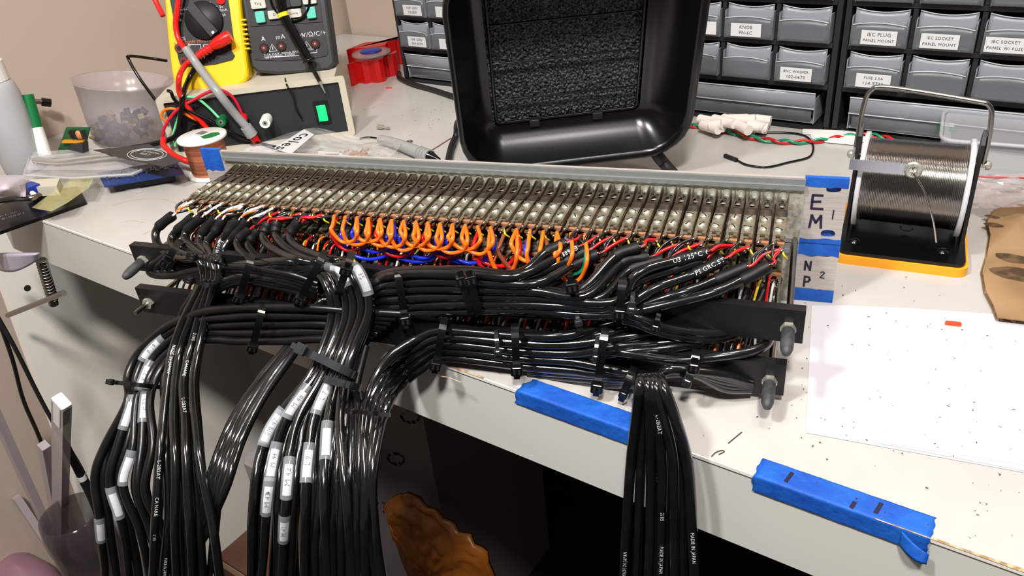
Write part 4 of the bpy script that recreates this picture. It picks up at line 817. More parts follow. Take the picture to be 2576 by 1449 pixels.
wire([BX.P(408, 350, 20), BX.P(415, 318, 18), BX.P(445, 277, 14), BX.P(490, 250, 10), BX.P(530, 230, 9), BX.P(560, 228, 8), BX.P(590, 250, 6), BX.P(612, 294, 8)], 1.7, mat('crimson_wire', (196, 24, 50), .35), 'red_lead', 'thin crimson lead arching to the red binding post', 'cable')
wire([BX.P(430, 365, 10), BX.P(438, 330, 10), BX.P(450, 290, 9), BX.P(462, 250, 8), BX.P(480, 244, 8), BX.P(500, 250, 7), BX.P(530, 275, 8), BX.P(552, 298, 12)], 1.5, GLITE, 'green_lead', 'pale green lead looping to the green binding post', 'cable')
wire([BX.P(440, 368, 12), BX.P(447, 330, 12), BX.P(460, 285, 12)], 1.4, GLITE, 'green_lead', 'short pale green lead beside the looped green lead', 'cable')
wire([BX.P(418, 305, 10), BX.P(407, 296, 10), BX.P(410, 280, 9), BX.P(430, 273, 9), BX.P(455, 280, 8), BX.P(480, 295, 7), BX.P(495, 302, 6)], 1.6, OR, 'orange_lead', 'small orange loop of lead at the left end of the power supply', 'cable')
wire([YM.P(495, 165, 8), YM.P(475, 200, 10), BX.P(460, 240, 12), BX.P(455, 290, 12), BX.P(447, 330, 12), BX.P(430, 350, 14), pz(370, 366, 20), pz(330, 372, 22)], 3.0, BLKP, 'black_lead', 'thick black lead hanging from the yellow meter past the power supply', 'cable')
wire([BX.P(422, 228, 8), BX.P(430, 232, 10), BX.P(440, 252, 11), BX.P(470, 275, 11), BX.P(530, 305, 10), BX.P(590, 338, 10), BX.P(640, 357, 10), pz(700, 372, 12)], 1.9, BLKP, 'black_lead', 'black lead crossing the power supply front down to the bag', 'cable')
wire([YM.P(420, 153, -12), YM.P(380, 147, -12), BX.P(328, 141, -20), BX.P(324, 150, -20), BX.P(350, 195, -10), BX.P(390, 250, -4), BX.P(418, 285, 0)], 1.7, BLKP, 'black_lead', 'stiff black wire bent out to the left in front of the wall', 'cable')
# --- spool of copper wire with a white flange
cp_ = pz(536, 436, 0); cs = thing('wire_spool', cp_, 'small spool of copper wire with a white flange and green label', 'spool')
hh = 42; cp2 = cp_.copy(); m = MB(); m.lathe([(20, 2), (20.5, 8), (20, 20), (20.5, 30), (20, hh - 3)], cp2, K, 28); m.build('copper_winding', COP, cs)
for z0 in (0, hh - 3): m = MB(); m.lathe([(0, z0), (24.5, z0), (25, z0 + .6), (25, z0 + 2.4), (24.5, z0 + 3), (0, z0 + 3)], cp2, K, 32); m.build('flange', WHP, cs)
m = MB(); m.add([cp2 + Vector((x, y, hh + .2)) for x, y in ((2, -3), (4, 10), (10, 14), (18, 10), (17, 0), (12, -6))], [[0, 1, 2, 3, 4, 5]], False); m.m = 1; m.box(cp2 + Vector((-6, 4, hh + .2)), (12, 14, .3)); m.m = 2
for k in range(6): m.box(cp2 + Vector((-10 + 1.8 * k, 5, hh + .45)), (.8, 9, .2))
m.m = 1; m.build('flange_label', [GRNP, PAPER, INKB], cs)
# --- clear cup of loose parts
cb_ = pz(334, 374, 0); CA = (K + Vector((.45, .89, 0)) * .2).normalized(); cup = thing('plastic_cup', cb_, 'translucent plastic cup half full of loose electronic parts', 'cup')
zt_ = 72; c1 = cb_ + Vector((0, 0, zt_)); 
m = MB(); m.lathe([(0, 1), (37, 1), (39, 3), (45, 38), (50, zt_ - 3), (53, zt_ - 1), (53, zt_), (50.5, zt_), (44, 38), (37.5, 4), (0, 3)], cb_ + K * 8, CA, 40); m.build('cup_wall', CLRP, cup)
rr = random.Random(3)
for i, cl in enumerate(((44, 52, 70), (60, 64, 84), (190, 182, 150), (150, 130, 90), (90, 92, 104))):
    m = MB()
    for _ in range((26, 26, 10, 10, 16)[i]):
        a_ = rr.uniform(0, 6.28); d_ = rr.uniform(0, 1) ** .5 * 33; c_ = cb_ + Vector((math.cos(a_) * d_, math.sin(a_) * d_, 14 + rr.uniform(0, 24))); fx = Matrix.Rotation(rr.uniform(0, 3), 3, 'Z') @ Matrix.Rotation(rr.uniform(0, 1.5), 3, 'X')
        if i % 2: m.cyl(c_, c_ + fx @ Vector((0, 8, 0)), 3.4, n=8)
        else: m.box(c_, (rr.uniform(6, 11), 6, 5), (fx @ X_, fx @ Y_, fx @ K), bev=.8)
    m.build('loose_parts', mat('part_%d' % i, cl, .35, metal=.6 if i in (2,) else 0), label='small electronic parts piled inside the translucent cup, shade %s' % ('dark blue', 'slate', 'silver', 'tan', 'grey')[i], cat='electronic parts', kind='stuff')
# --- bottle, marker, black plug at the far left
bp_ = pz(70, 425, 0); bo = thing('bottle', bp_, 'white capped translucent squeeze bottle at the far left against the wall', 'bottle')
bp2 = bp_.copy(); m = MB(); m.lathe([(0, 0), (20, 0), (23, 3), (24, 60), (24, 86), (22, 96), (19, 101), (0, 102)], bp2, K, 32); m.build('bottle_body', mat('squeeze_bottle', (190, 192, 196), .3, alpha=.8, spec=.6), bo)
m = MB(); m.lathe([(19, 100), (20, 101), (20, 121), (17, 124), (9, 126), (7, 140), (5, 148), (0, 149)], bp2, K, 28, smooth=False); m.build('cap', WHP, bo)
mk = thing('marker_pen', pu(114, 392, -382), 'correction pen with a green cap leaning beside the squeeze bottle', 'pen'); a, b, c_ = pu(68, 238, -396), pu(90, 322, -390), pu(114, 392, -382)
m = MB(); m.cyl(a, b, 6.4, 7.2, n=18); m.build('cap', GRNP, mk); m = MB(); m.cyl(b, c_, 7.4, 7.6, n=18); m.build('barrel', WHP, mk)
m = MB(); m.cyl(pu(86, 255, -470), pu(104, 256, -468), 3, n=10); m.m = 1; m.cyl(pu(104, 256, -468), pu(128, 259, -465), 5, n=14); m.build('banana_plug', [STEEL, BLKP], label='short black plug sticking out in front of the left wall', cat='plug')
# --- clutter pile on the left end of the desk
fz = lambda L, z: [(q.x, q.y) for q in (pz(x, y, z) for x, y in L)]
def slab(L, z, t, mt, name, **k): return MB().prism(fz(L, z)[::-1], (X_, Y_, K), Vector((0, 0, ZD + z - t)), t).build(name, mt, **k)
pl = slab([(-90, 620), (-60, 540), (60, 490), (195, 468), (216, 506), (0, 582)], 4, 3.2, BLKP, 'flat_package', label='flat black package with faint print overhanging the left end of the desk', cat='package')
m = MB(); q = pz(28, 545, 4.2); dx = (pz(60, 535, 4.2) - pz(0, 552, 4.2)).normalized(); m.text('18-0001', (dx, K.cross(dx), None), q, 7); m.text('R1-001', (dx, K.cross(dx), None), q + K.cross(dx) * 9, 6); m.build('printing', mat('grey_print', (110, 110, 112), .6), pl)
m = MB(); Q = [[(80, 522), (130, 485), (175, 452), (232, 442)], [(95, 526), (150, 500), (200, 470), (236, 447)], [(130, 532), (170, 510), (210, 482), (228, 470)]]
m.grid(lambda u, v: (lambda a_, b_: pz(a_, b_, 8 + 7 * abs(math.sin(u * 6 + v * 3)) + 4 * v))(*[np.interp(u * 3, [0, 1, 2, 3], [np.interp(v * 2, [0, 1, 2], [Q[r_][c_][t_] for r_ in range(3)]) for c_ in range(4)]) for t_ in (0, 1)]), 12, 5, True); m.build('plastic_sachet', mat('yellowish_film', (196, 190, 130), .2, alpha=.6, spec=.8), label='crumpled yellowish clear sachet draped over the black package', cat='bag')
slab([(150, 460), (238, 436), (290, 470), (345, 486), (360, 480), (330, 450), (260, 430)], 1.2, .5, CLR, 'clear_bag', label='flat clear bag under the blue circuit board', cat='bag')
bb = thing('circuit_board', pz(350, 450, 8), 'blue circuit board with a row of soldered pins, component side down', 'circuit board')
slab([(246, 436), (440, 400), (462, 434), (262, 468)], 12, 1.8, PCBB, 'board', parent=bb)
slab([(275, 448), (420, 425), (438, 436), (290, 462)], 9.5, 8, BLKM, 'header_block', parent=bb)
for k in range(15): f_ = k / 14; q = pz(272 + 172 * f_, 452 - 30 * f_ - (4 if k % 2 else 0), 12); m = MB(); m.cyl(q, q + K * 1, 2, n=8); m.cyl(q + K * 1, q + K * 4.5, 1.2, .5, n=6); m.build('pin', SOLD, bb)
for k in range(8): f_ = k / 7; q = pz(330 + 60 * f_, 436 - 8 * f_, 12); m = MB(); m.cyl(q, q + K * 4, 1.0, .5, n=6); m.build('pin', SOLD, bb)
cs_ = thing('blister_case', pz(220, 420, 14), 'clear plastic blister case holding a steel scriber, on top of the pile', 'case')
slab([(58, 442), (72, 395), (180, 388), (370, 372), (430, 395), (330, 440), (180, 448)], 16, 1.5, CLR, 'tray', parent=cs_); slab([(66, 425), (84, 382), (380, 365), (418, 392), (300, 425)], 22, 1.0, CLR, 'lid', parent=cs_)
m = MB(); m.tube([pz(*q, 18) for q in ((60, 440), (180, 448), (330, 438), (430, 394), (372, 372), (74, 396), (60, 438))], 1.1, 6); m.build('rim', CLRM, cs_)
wire([pz(88, 408, 24), pz(96, 403, 26), pz(150, 406, 27), pz(230, 398, 28), pz(300, 390, 28)], 3.6, BSTEEL, 'steel_scriber', 'steel scriber lying on the clear blister case', 'scriber', n=10)
dc = MB().prism(fz([(234, 377), (375, 362), (456, 405), (412, 419), (310, 398)], 32)[::-1], (X_, Y_, K), Vector((0, 0, ZD + 31.4)), .6).build('business_card', mat('dark_card', (58, 54, 52), .6), label='dark card with a white oval print lying above the blue circuit board', cat='card')
fx_ = (pz(440, 392, 32) - pz(330, 372, 32)).normalized(); fy_ = K.cross(fx_); c_ = pz(370, 388, 32.2)
for rx, ry in ((26, 14), (22, 11)): MB().tube([c_ + fx_ * rx * math.cos(t_) + fy_ * ry * math.sin(t_) for t_ in np.linspace(0, 6.283, 33)], .35, 4).build('oval_ring', PRN, dc)
m = MB(); m.text('CAFFE', (-fx_, -fy_, None), c_ + fy_ * 0 - fx_ * 3 - fy_ * 0, 5); m.text('MACCHIATO', (-fx_, -fy_, None), c_ + fy_ * 5.5, 4); m.build('printing', PRN, dc)
gb = thing('circuit_board', pv(188, 380, 108), 'small green circuit board with an orange capacitor standing in the pile', 'circuit board')
vv = lambda L, v: [(q.x, q.z) for q in (pv(x, y, v) for x, y in L)]
m = MB(); m.prism(vv([(170, 319), (228, 319), (212, 392), (144, 392)], 108), (X_, K, -Y_), Vector((0, 108, 0)), 1.8); m.build('board', PCBG, gb)
m = MB(); m.prism(vv([(163, 351), (216, 351), (214, 358), (160, 358)], 106), (X_, K, -Y_), Vector((0, 106, 0)), 3); m.build('connector_strip', ORB, gb)
q = pv(199, 340, 104); m = MB(); m.sphere(q, 5.5, 12, (1, .5, 1)); m.build('capacitor', mat('tan_capacitor', (206, 136, 84), .4), gb)
for x in (180, 190, 210): q = pv(x, 338, 104); MB().box(q, (3.5, 4, 9)).build('part', SLOT, gb)
MB().prism(vv([(186, 362), (222, 355), (224, 388), (186, 392)], 102), (X_, K, -Y_), Vector((0, 102, 0)), 7).build('header', BLKM, gb)
m = MB(); m.box(pz(80, 478, 14), (17, 12, 12)); m.m = 1; m.cyl(pz(82, 486, 16), pz(86, 490, 17), 2.6, n=12); m.build('trimmer', [BLUP, WHP], label='small blue trimmer potentiometer at the left end of the pile', cat='component')
slab([(62, 452), (150, 448), (142, 468), (66, 472)], 18, 10, CREAM, 'connector_block', label='beige connector block behind the blue trimmer', cat='connector')
m = MB(); m.grid(lambda u, v: pz(-60 + 125 * u, 440 + 55 * v, 24 + 16 * math.sin(3.1 * u) * math.sin(3.1 * v) + 3 * math.sin(9 * u + 4 * v)), 10, 8, True); m.build('bubble_bag', mat('lilac_film', (206, 196, 208), .3, alpha=.8), label='crumpled lilac-white bag at the left edge of the desk', cat='bag')
wire([pz(0, 505, 18), pz(40, 500, 18), pz(80, 498, 18), pz(100, 492, 16)], 3, STEEL, 'small_pliers', 'grey metal tool end lying below the blue trimmer', 'tool')
# --- clear bag with the paper strip, and the grey test clip
cg = thing('parts_bag', pz(830, 370, 2), 'clear bag with a printed white paper strip lying behind the upper panel', 'bag')
m = MB(); BQ = [[(620, 372), (779, 316), (900, 345), (1016, 352)], [(640, 380), (790, 365), (900, 372), (1000, 378)], [(640, 400), (790, 410), (900, 405), (975, 402)]]
def bgf(u, v, z): a_, b_ = [np.interp(u * 3, [0, 1, 2, 3], [np.interp(v * 2, [0, 1, 2], [BQ[r][c][t] for r in range(3)]) for c in range(4)]) for t in (0, 1)]; return pz(a_, b_, z + 6 * abs(noise.noise(Vector((u * 4, v * 3, 1)))) + 3 * noise.noise(Vector((u * 12, v * 9, 2))))
m.grid(lambda u, v: bgf(u, v, 12), 24, 12, False); m.build('clear_film', CLR, cg)
slab([(600, 378), (690, 358), (720, 372), (700, 400), (610, 398)], 8, .6, PAPER, 'paper_insert', parent=cg)
st = slab([(689, 372), (765, 325), (790, 338), (731, 388)], 15, .5, PAPER, 'paper_strip', parent=cg)
a, b = pz(776, 335, 15.4), pz(700, 376, 15.4); dx = (b - a).normalized(); MB().text('coles', (dx, K.cross(dx), None), (a + b) / 2, 21).build('printing', INKB, st)
m = MB()
for k in range(7): q = pz(812 + 5 * k, 392, 13); m.box(q, (.9, 11, .3), (X_, Y_, K))
m.build('barcode', INKB, cg)
slab([(800, 380), (858, 384), (880, 404), (800, 400)], 12, .4, PAPER, 'barcode_label', parent=cg)
m = MB(); q0 = pz(895, 384, 8)
for k in range(26): m.box(q0 + Vector((rr.uniform(-18, 18), rr.uniform(-8, 8), rr.uniform(-2, 3))), (rr.uniform(2, 6), 3, 2), (Matrix.Rotation(rr.uniform(0, 3), 3, 'Z') @ X_, Matrix.Rotation(rr.uniform(0, 3), 3, 'Z') @ Y_, K))
m.build('brown_parts', mat('brown_pins', (170, 132, 100), .4), cg, kind='stuff')
tc_ = thing('test_clip', pz(1030, 378, 4), 'grey grabber test clip lying on the desk left of the extractor lead', 'test clip')
m = MB(); m.tube([pz(955, 350, 8), pz(975, 354, 8), pz(1010, 366, 8), pz(1060, 386, 8), pz(1082, 394, 8)], 6, 12, rf=lambda u: .75 + .45 * u); m.build('grip', GRYP, tc_)
for k in range(3): a = pz(1056 + 7 * k, 384.5 + 3 * k, 8); m = MB(); m.cyl(a, pz(1059 + 7 * k, 386 + 3 * k, 8), 7.4, n=16); m.build('ring', GRYP, tc_)
m = MB(); m.cyl(pz(1080, 393, 8), pz(1106, 403, 6), 6.4, 2, n=14); m.build('tip', BLKP, tc_); wire([pz(905, 349, 10), pz(930, 346, 9), pz(957, 350, 8)], 1.3, BLKP, 'lead', parent=tc_)
# --- red tape dispensers
def disp(L, z, h, depth, label):
    A_ = [pz(*q, 0) for q in L]; m = MB(); n = len(A_); back = [q + Vector((-3, depth, 0)) for q in A_][::-1]; pts = [(q.x, q.y) for q in A_ + back]; return m.prism(pts, (X_, Y_, K), D(0, 0, z), h)
t1 = thing('tape_dispenser', pz(928, 205, 0), 'nearer red tape dispenser with a wavy front, beside the power supply', 'tape dispenser', 'red tape dispensers')
disp([(884, 218), (895, 214), (905, 209), (920, 211), (935, 208), (950, 209), (962, 207), (972, 203), (975, 196)], 0, 30, 30, '').build('shell', REDT, t1)
t2 = thing('tape_dispenser', pz(930, 180, 0), 'farther red tape dispenser with a blue disc on top', 'tape dispenser', 'red tape dispensers')
disp([(884, 190), (900, 186), (940, 184), (980, 178), (985, 168), (1003, 164)], 0, 36, 34, '').build('shell', REDT, t2)
q = pz(934, 134, 36.5); m = MB(); m.lathe([(0, 0), (26, 0), (26, 3), (0, 3)], q + Vector((0, 0, -1)), K, 32); m.build('roll', CLRP, t2); m = MB(); m.lathe([(0, 3), (15, 3), (14, 4.4), (0, 4.6)], q, K, 28); m.build('hub', BLUP, t2)
MB().box(pz(978, 166, 8) + K * 6, (14, 12, 18)).build('cutter', BLUP, t2)
wire([pz(1004, 184, 4), pz(1006, 196, 4), pz(1040, 212, 4), pz(1090, 226, 4), pz(1150, 246, 4), pz(1200, 262, 4)], 3.4, BLKM, 'black_lead', 'black lead lying along the foot of the leftmost drawer cabinet', 'cable')
# --- debris on the desk
def bit(px, py, sz, mt, label, rz=0.0, z=.5, nm='wire_offcut'):
    f_ = Matrix.Rotation(rz, 3, 'Z'); return MB().box(pz(px, py, 0) + K * (sz[2] / 2 + .05), sz, (f_ @ X_, f_ @ Y_, K), bev=min(sz) * .3).build(nm, mt, label=label, cat='offcut')
m = MB(); a, b = pz(950, 319, 3), pz(963, 320, 3); m.cyl(a, b, 2.8, n=12); m.cyl(b, pz(979, 322, 3), 1.3, n=10); m.build('banana_plug', SCR, label='tiny white and silver connector lying in front of the cabinets', cat='connector')
m = MB(); c_ = pz(1030, 357, .3); m.lathe([(1.6, 0), (3.6, 0), (3.6, .8), (1.6, .8)], c_, K, 16, closed=True); m.build('washer', STEEL, label='small washer above the grey test clip', cat='washer')
bit(2397, 819, (9, 2.6, 2.4), mat('orange_red_offcut', (206, 74, 34), .4), 'orange-red snip of insulation on the white paper', .25)
bit(1203, 392, (7, 1.6, 1.6), REDP, 'red snip of insulation left of the hood bottom', .4)
bit(978, 222, (8, 3, 1.2), mat('pink_snip', (206, 90, 84), .5), 'pink snip in front of the red dispensers', .2)
wire([pz(1085, 378, .8), pz(1105, 366, .8), pz(1135, 347, .8)], .5, BRN, 'wire_offcut', 'thin brown strand of wire beside the extractor lead', 'offcut')
wire([pz(1790, 1148, .6), pz(1800, 1138, .8), pz(1815, 1133, .6), pz(1822, 1136, .6), pz(1808, 1143, .6)], .25, mat('dark_strand', (70, 58, 46), .6), 'wire_offcut', 'curled dark strand at the front edge of the desk', 'offcut')
wire([pz(1832, 1115, .4), pz(1850, 1100, .4), pz(1866, 1087, .4)], .3, mat('dark_strand', (70, 58, 46), .6), 'wire_offcut', 'dark straight strand on the bright part of the desk', 'offcut')
m = MB()
for _ in range(260):
    px, py = rr.uniform(1760, 2570), rr.uniform(680, 1420)
    if rr.random() < .25: px, py = rr.uniform(900, 1140), rr.uniform(260, 400)
    q = pz(px, py, 0); p2 = q
    if q.y < 2 or q.x > 900: continue
    s2 = rr.uniform(.2, .55); m.box(q + K * .9, (s2 * rr.uniform(1, 3), s2, .3), (Matrix.Rotation(rr.uniform(0, 3), 3, 'Z') @ X_, Matrix.Rotation(rr.uniform(0, 3), 3, 'Z') @ Y_, K))
m.build('solder_specks', mat('specks', (80, 68, 58), .7), label='scattered dark solder and flux specks on the desk', cat='debris', kind='stuff')
# --- right-hand side of the desk
paper = [(2042, 769), (2120, 768), (2300, 776), (2640, 800), (2700, 1210), (2576, 1188), (2300, 1138), (2027, 1088)]
pp = slab(paper, .5, .25, PAPW, 'paper_sheet', label='white sheet of paper lying flat right of the jack panels', cat='paper', group='paper sheets on the desk')
p2 = slab([(2192, 860), (2660, 890), (2700, 1190), (2576, 1170), (2194, 1108)], .8, .2, PAPW, 'paper_sheet', label='smaller overlapping sheet with faint ruled lines showing through', cat='paper', group='paper sheets on the desk')
for k in range(9):
    y0 = 1000 + 14 * k; a, b = pz(2200, y0, .85), pz(2600, y0 + 60 + 2 * k, .85); d_ = (b - a).normalized(); n2 = K.cross(d_) * .25
    MB().add([a - n2, b - n2, b + n2, a + n2], [[0, 1, 2, 3]], False).build('ruled_line', PPRN, p2)
MB().prism(fz([(2430, 850), (2600, 856), (2600, 905), (2430, 893)], .9)[::-1], (X_, Y_, K), D(0, 0, .82), .05).build('grey_patch', mat('grey_patch', (216, 214, 218), .8), p2)
# masking tape over the desk edge
def edge_tape(ua, ub, vw, hw, marks, label, tear, lab):
    t_ = thing('masking_tape', D((ua + ub) / 2, 0, -hw), label, 'tape', 'blue tape strips on the desk edge'); N_ = 28; g_ = MB()
    def fn(u, v):
        x = ua + (ub - ua) * u; e0 = 1.6 * noise.noise(Vector((v * 5, ua, 2))) * (1 if u < .04 else 0) + (tear * (v - .5) if u < .02 else 0); s2 = v * (vw + hw)
        ed = .35 * noise.noise(Vector((u * 18, v, ua)))
        if u > .98: x += 1.4 * noise.noise(Vector((v * 6, ub, 1)))
        if s2 < hw - .8: y, z = -1.15, -hw + s2 + (ed if v == 0 else 0)
        elif s2 < hw + .8: q_ = (s2 - hw + .8) / 1.6 * math.pi / 2; y, z = -1.15 + .95 * (1 - math.cos(q_)), -.8 + 1.1 * math.sin(q_)
        else: y, z = s2 - hw - .6 + (ed if v == 1 else 0), .32
        return D(x + e0, y, z)
    g_.grid(fn, N_, 26, True, thick=(0, .05, -.08)); g_.build('tape_strip', BLUE, t_)
    for (px, py, l, w) in marks: q = pz(px, py, .45); g2 = MB().box(q, (w, l, .12), (Matrix.Rotation(-.12, 3, 'Z') @ X_, Matrix.Rotation(-.12, 3, 'Z') @ Y_, K)); g2.build('pen_mark', INK, t_)
    return t_
a, b = pz(1292, 990, 0).x, pz(1650, 1100, 0).x
edge_tape(a, b, 13.5, 10.5, [], 'blue masking tape strip on the desk edge behind the hanging cables', 5, '')
a, b = pz(1897, 1192, 0).x, pz(2345, 1345, 0).x
e2 = edge_tape(a, b, 13.5, 10.5, [(1985, 1200, 8, 2.0), (2146, 1270, 5, 2.0), (2210, 1278, 8, 2.0)], 'blue masking tape strip with three black pen marks on the front desk edge', 0, '')
m = MB(); m.grid(lambda u, v: D(b - 12 + 13 * u, -1.4 - 5 * math.sin(u * 2.2) * (1 - .5 * v), -10.5 + 9.5 * v * (1 - .5 * u) - 1.5 * u), 6, 5, True, thick=(0, -.1, 0)); m.build('lifted_corner', BLUE, e2)
# --- solder spool on its stand
ss = thing('solder_stand', pz(2290, 600, 0), 'solder spool on a black stand with an orange base and wire handle', 'solder stand')
bq = [pz(2095, 660, 0), pz(2432, 702, 0), pz(2446, 556, 0)]; bX = (bq[1] - bq[0]).normalized(); bYv = bq[2] - bq[1]; bY = K.cross(bX); bl = (bq[1] - bq[0]).length; bd = 92.0; S0 = Fr(bq[0], bX, bY)
m = MB(); m.prism(rrect(0, 0, bl, bd, 7, 5), (bX, bY, K), bq[0], 6.5); m.build('base', ORB, ss)
m = MB(); m.prism(rrect(2, 2, bl - 2, bd - 2, 6, 5), (bX, bY, K), bq[0] + K * 6.5, 2.6); m.build('base_plate', BLKP, ss)
for px, py in ((2149, 607), (2372, 633)): q = pz(px, py, 9.2); m = MB(); m.lathe([(0, 2.2), (3, 1.6), (4, 0)], q, K, 14); m.build('screw', BLKP, ss)
L0, R0 = pz(2172, 452, 45), pz(2420, 476, 45); ax = (R0 - L0); aw = ax.length; ax = ax.normalized(); ax.z = 0; ax.normalize(); ctr = (L0 + R0) / 2; ctr.z = ZD + 46
sr = 31.0; e0, e1 = ctr - ax * aw / 2, ctr + ax * aw / 2
ds = MB(); fz_ = (Vector((0, 0, 1)), ax.cross(Vector((0, 0, 1))) * -1, ax)
def ringspool(mb, r0, r1, c0, c1, n=48): mb.lathe([(r0, 0), (r1, 0), (r1, (c1 - c0).length), (r0, (c1 - c0).length)], c0, ax, n, closed=True)
for c0 in (e0 - ax * 3, e1): m = MB(); ringspool(m, 8, sr + 3, c0, c0 + ax * 3); m.build('flange', mat('white_flange', (206, 208, 212), .4, alpha=.92), ss)
m = MB(); NT = 62; prof = []
for k in range(NT):
    w_ = aw / NT; r_o = sr - 1.2 + .5 * noise.noise(Vector((k * .35, 0, 0)))
    prof += [(r_o - .55, k * w_), (r_o, k * w_ + w_ * .3), (r_o, k * w_ + w_ * .7)]
m.lathe([(sr - 8, 0)] + prof + [(sr - 2, aw), (sr - 8, aw)], e0, ax, 56); m.build('solder_winding', SOLW, ss)
bk = ax.cross(K) * -1                       # towards the back
for sgn, c0 in ((-1, e0 - ax * 5), (1, e1 + ax * 5)):
    m = MB(); pts = [(-20, -38), (20, -38), (12, 4), (9, 34), (2, 42), (-6, 34), (-10, 4)]; m.prism(pts, (bk, K, bk.cross(K)), c0, 2.4 * sgn * (1 if bk.cross(K).dot(ax) > 0 else -1)); m.build('side_arm', BLKM, ss)
hl, hr = pz(2142, 374, 62), pz(2476, 402, 62)
hl = ctr - ax * (aw / 2 + 8) + K * 18; hr = ctr + ax * (aw / 2 + 9) + K * 18; tlv, trv = hl + K * 50 + ax * 1, hr + K * 44 - ax * 1
m = MB(); m.tube(smooth([hl, hl + K * 16, tlv - K * 14, tlv + ax * 3 - K * 3, tlv + ax * 14, trv - ax * 14, trv - ax * 3 - K * 3, trv - K * 14, hr + K * 14, hr], 7), 1.7, 10); m.build('wire_handle', STEEL, ss)
for q, sg in ((hl, -1), (hr, 1)): m = MB(); m.cyl(q - ax * sg * 6, q + ax * sg * 3, 1.7, n=12); m.lathe([(0, 3.6), (1.8, 3.2), (3.0, 2), (3.2, 0)], q + ax * sg * 2, ax * sg, 14); m.build('pivot_screw', SCR, ss)
gl = ctr - bk * (sr + 5) + K * 25; pL = gl - ax * (aw / 2 + 8); pR = gl - ax * 3
m = MB(); m.tube([pL + bk * 22, pL + bk * 5, pL, pL + ax * 4, pR], 1, 4, flat=(5.2, .9), up=K); m.build('guide_arm', mat('guide_steel', (176, 180, 188), .3, metal=.7), ss)
m = MB(); m.lathe([(2.4, -1), (5.6, -1), (6.0, 0), (5.4, .9), (3.2, 1.6), (2.4, 1)], pR + ax * 2, -bk, 24, closed=True); m.build('guide_eye', SCR, ss)
q = pR + ax * 2 - bk * 3; wire([q + bk * 8 + ax * 2, q, q + ax * 9 - K * 12 - bk * 3, q + ax * 17 - K * 30 - bk * 5, q + ax * 22 - K * 47 - bk * 5], .65, SOLD, 'loose_solder_end', parent=ss)
m = MB(); m.tube(smooth([ctr - K * (sr - 1) + ax * (2 + 4 * math.cos(t_)) - K * (2.5 + 2.5 * math.sin(t_) * -1) - bk * 6 for t_ in np.linspace(0, 12, 20)], 2), .5, 5); m.build('solder_loop', SOLW, ss)
# --- things in front of the right-hand cabinets
cw = thing('dental_rolls', pz(1830, 318, 0), 'bundle of white cotton rolls lying in front of the middle cabinet', 'cotton rolls'); COT = mat('cotton', (240, 232, 226), .9, bump=.5, nscale=300)
for k in range(14): f_ = k / 13; a = pz(1755 + 140 * f_ + rr.uniform(-6, 6), 300 + rr.uniform(-3, 22) - 5 * f_, 6 + 8 * rr.random()); MB().tube([a, a + Vector((rr.uniform(8, 26), rr.uniform(-12, 6), rr.uniform(-2, 3)))], 5.2, 10).build('cotton_roll', COT, cw)
tw = thing('twisted_wire', pz(1950, 350, 0), 'red and green twisted wire pair crossing the desk below the cabinets', 'wire'); base = smooth([pz(*q, 3) for q in ((1715, 314), (1760, 318), (1830, 330), (1900, 348), (1980, 357), (2060, 354), (2130, 343), (2190, 340), (2250, 352))], 14)
for s2, mt in ((0, RED), (math.pi, GRN)): MB().tube([q + (K * math.sin(i * .42 + s2) + Y_ * math.cos(i * .42 + s2)) * 1.7 for i, q in enumerate(base)], 1.35, 7).build('strand', mt, tw)
jw = thing('jumper_wire', pz(1950, 410, 0), 'thin black jumper wire with connector ends curled on the desk', 'wire')
wire([pz(*q, 1.5) for q in ((1852, 402), (1880, 415), (1930, 420), (1985, 408), (2035, 395), (2046, 372), (2038, 352), (2020, 340), (1985, 334), (1925, 333))], 1.0, BLKP, 'lead', parent=jw)
for (a, b) in (((1823, 391), (1854, 403)), ((1900, 333), (1930, 334))): a, b = pz(*a, 2), pz(*b, 2); MB().box((a + b) / 2, ((b - a).length, 3, 3), ((b - a).normalized(), K.cross((b - a).normalized()), K)).build('connector', BLKM, jw)
for k, (a, b) in enumerate((((2018, 331), (2205, 338)), ((2040, 340), (2200, 352)), ((2045, 348), (2150, 358)))): a, b = pz(*a, 2.5), pz(*b, 2.5); MB().box((a + b) / 2, ((b - a).length, 7, 3), ((b - a).normalized(), K.cross((b - a).normalized()), K), bev=1.2).build('cotton_swab', WHP, label=('backmost', 'middle', 'frontmost')[k] + ' of the flat white sticks under the rightmost cabinet', cat='stick', group='flat white sticks')
tr = thing('plastic_tub', pz(2520, 430, 0), 'clear plastic tub behind the solder stand at the right edge', 'tub'); tq = [pz(2350, 352, 34), pz(2660, 375, 34)]; tX = (tq[1] - tq[0]).normalized()
m = MB(); TF = (tX, K.cross(tX), K); m.prism(rrect(0, -66, 150, 6, 10, 4), TF, pz(2362, 372, 2), 32); m.build('tub_wall', CLRM, tr); m = MB(); m.tube([pz(2362, 372, 2) + tX * x + TF[1] * y + K * 33 for x, y in rrect(-2, -68, 152, 8, 11, 4)], 1.6, 6); m.build('rim', CLRM, tr)
m = MB(); m.box(pv(2385, 318, CF - 3), (16, 3, 7)); m.m = 1; m.box(pv(2385, 312, CF - 4), (10, 3, 3)); m.build('terminal_block', [GRNP, WHP], label='small green terminal block leaning on the rightmost cabinet drawer', cat='connector')
zb_ = thing('zip_bag', pz(2530, 470, 0), 'crumpled clear bag with a red zip line behind the cardboard', 'bag')
m = MB(); m.grid(lambda u, v: pz(2430 + 250 * u, 440 + 85 * v - 8 * u, 6 + 10 * math.sin(3.1 * u) + 5 * noise.noise(Vector((u * 6, v * 6, 4)))), 16, 12, False); m.build('film', mat('pinkish_film', (196, 182, 184), .18, alpha=.5, spec=.9), zb_)
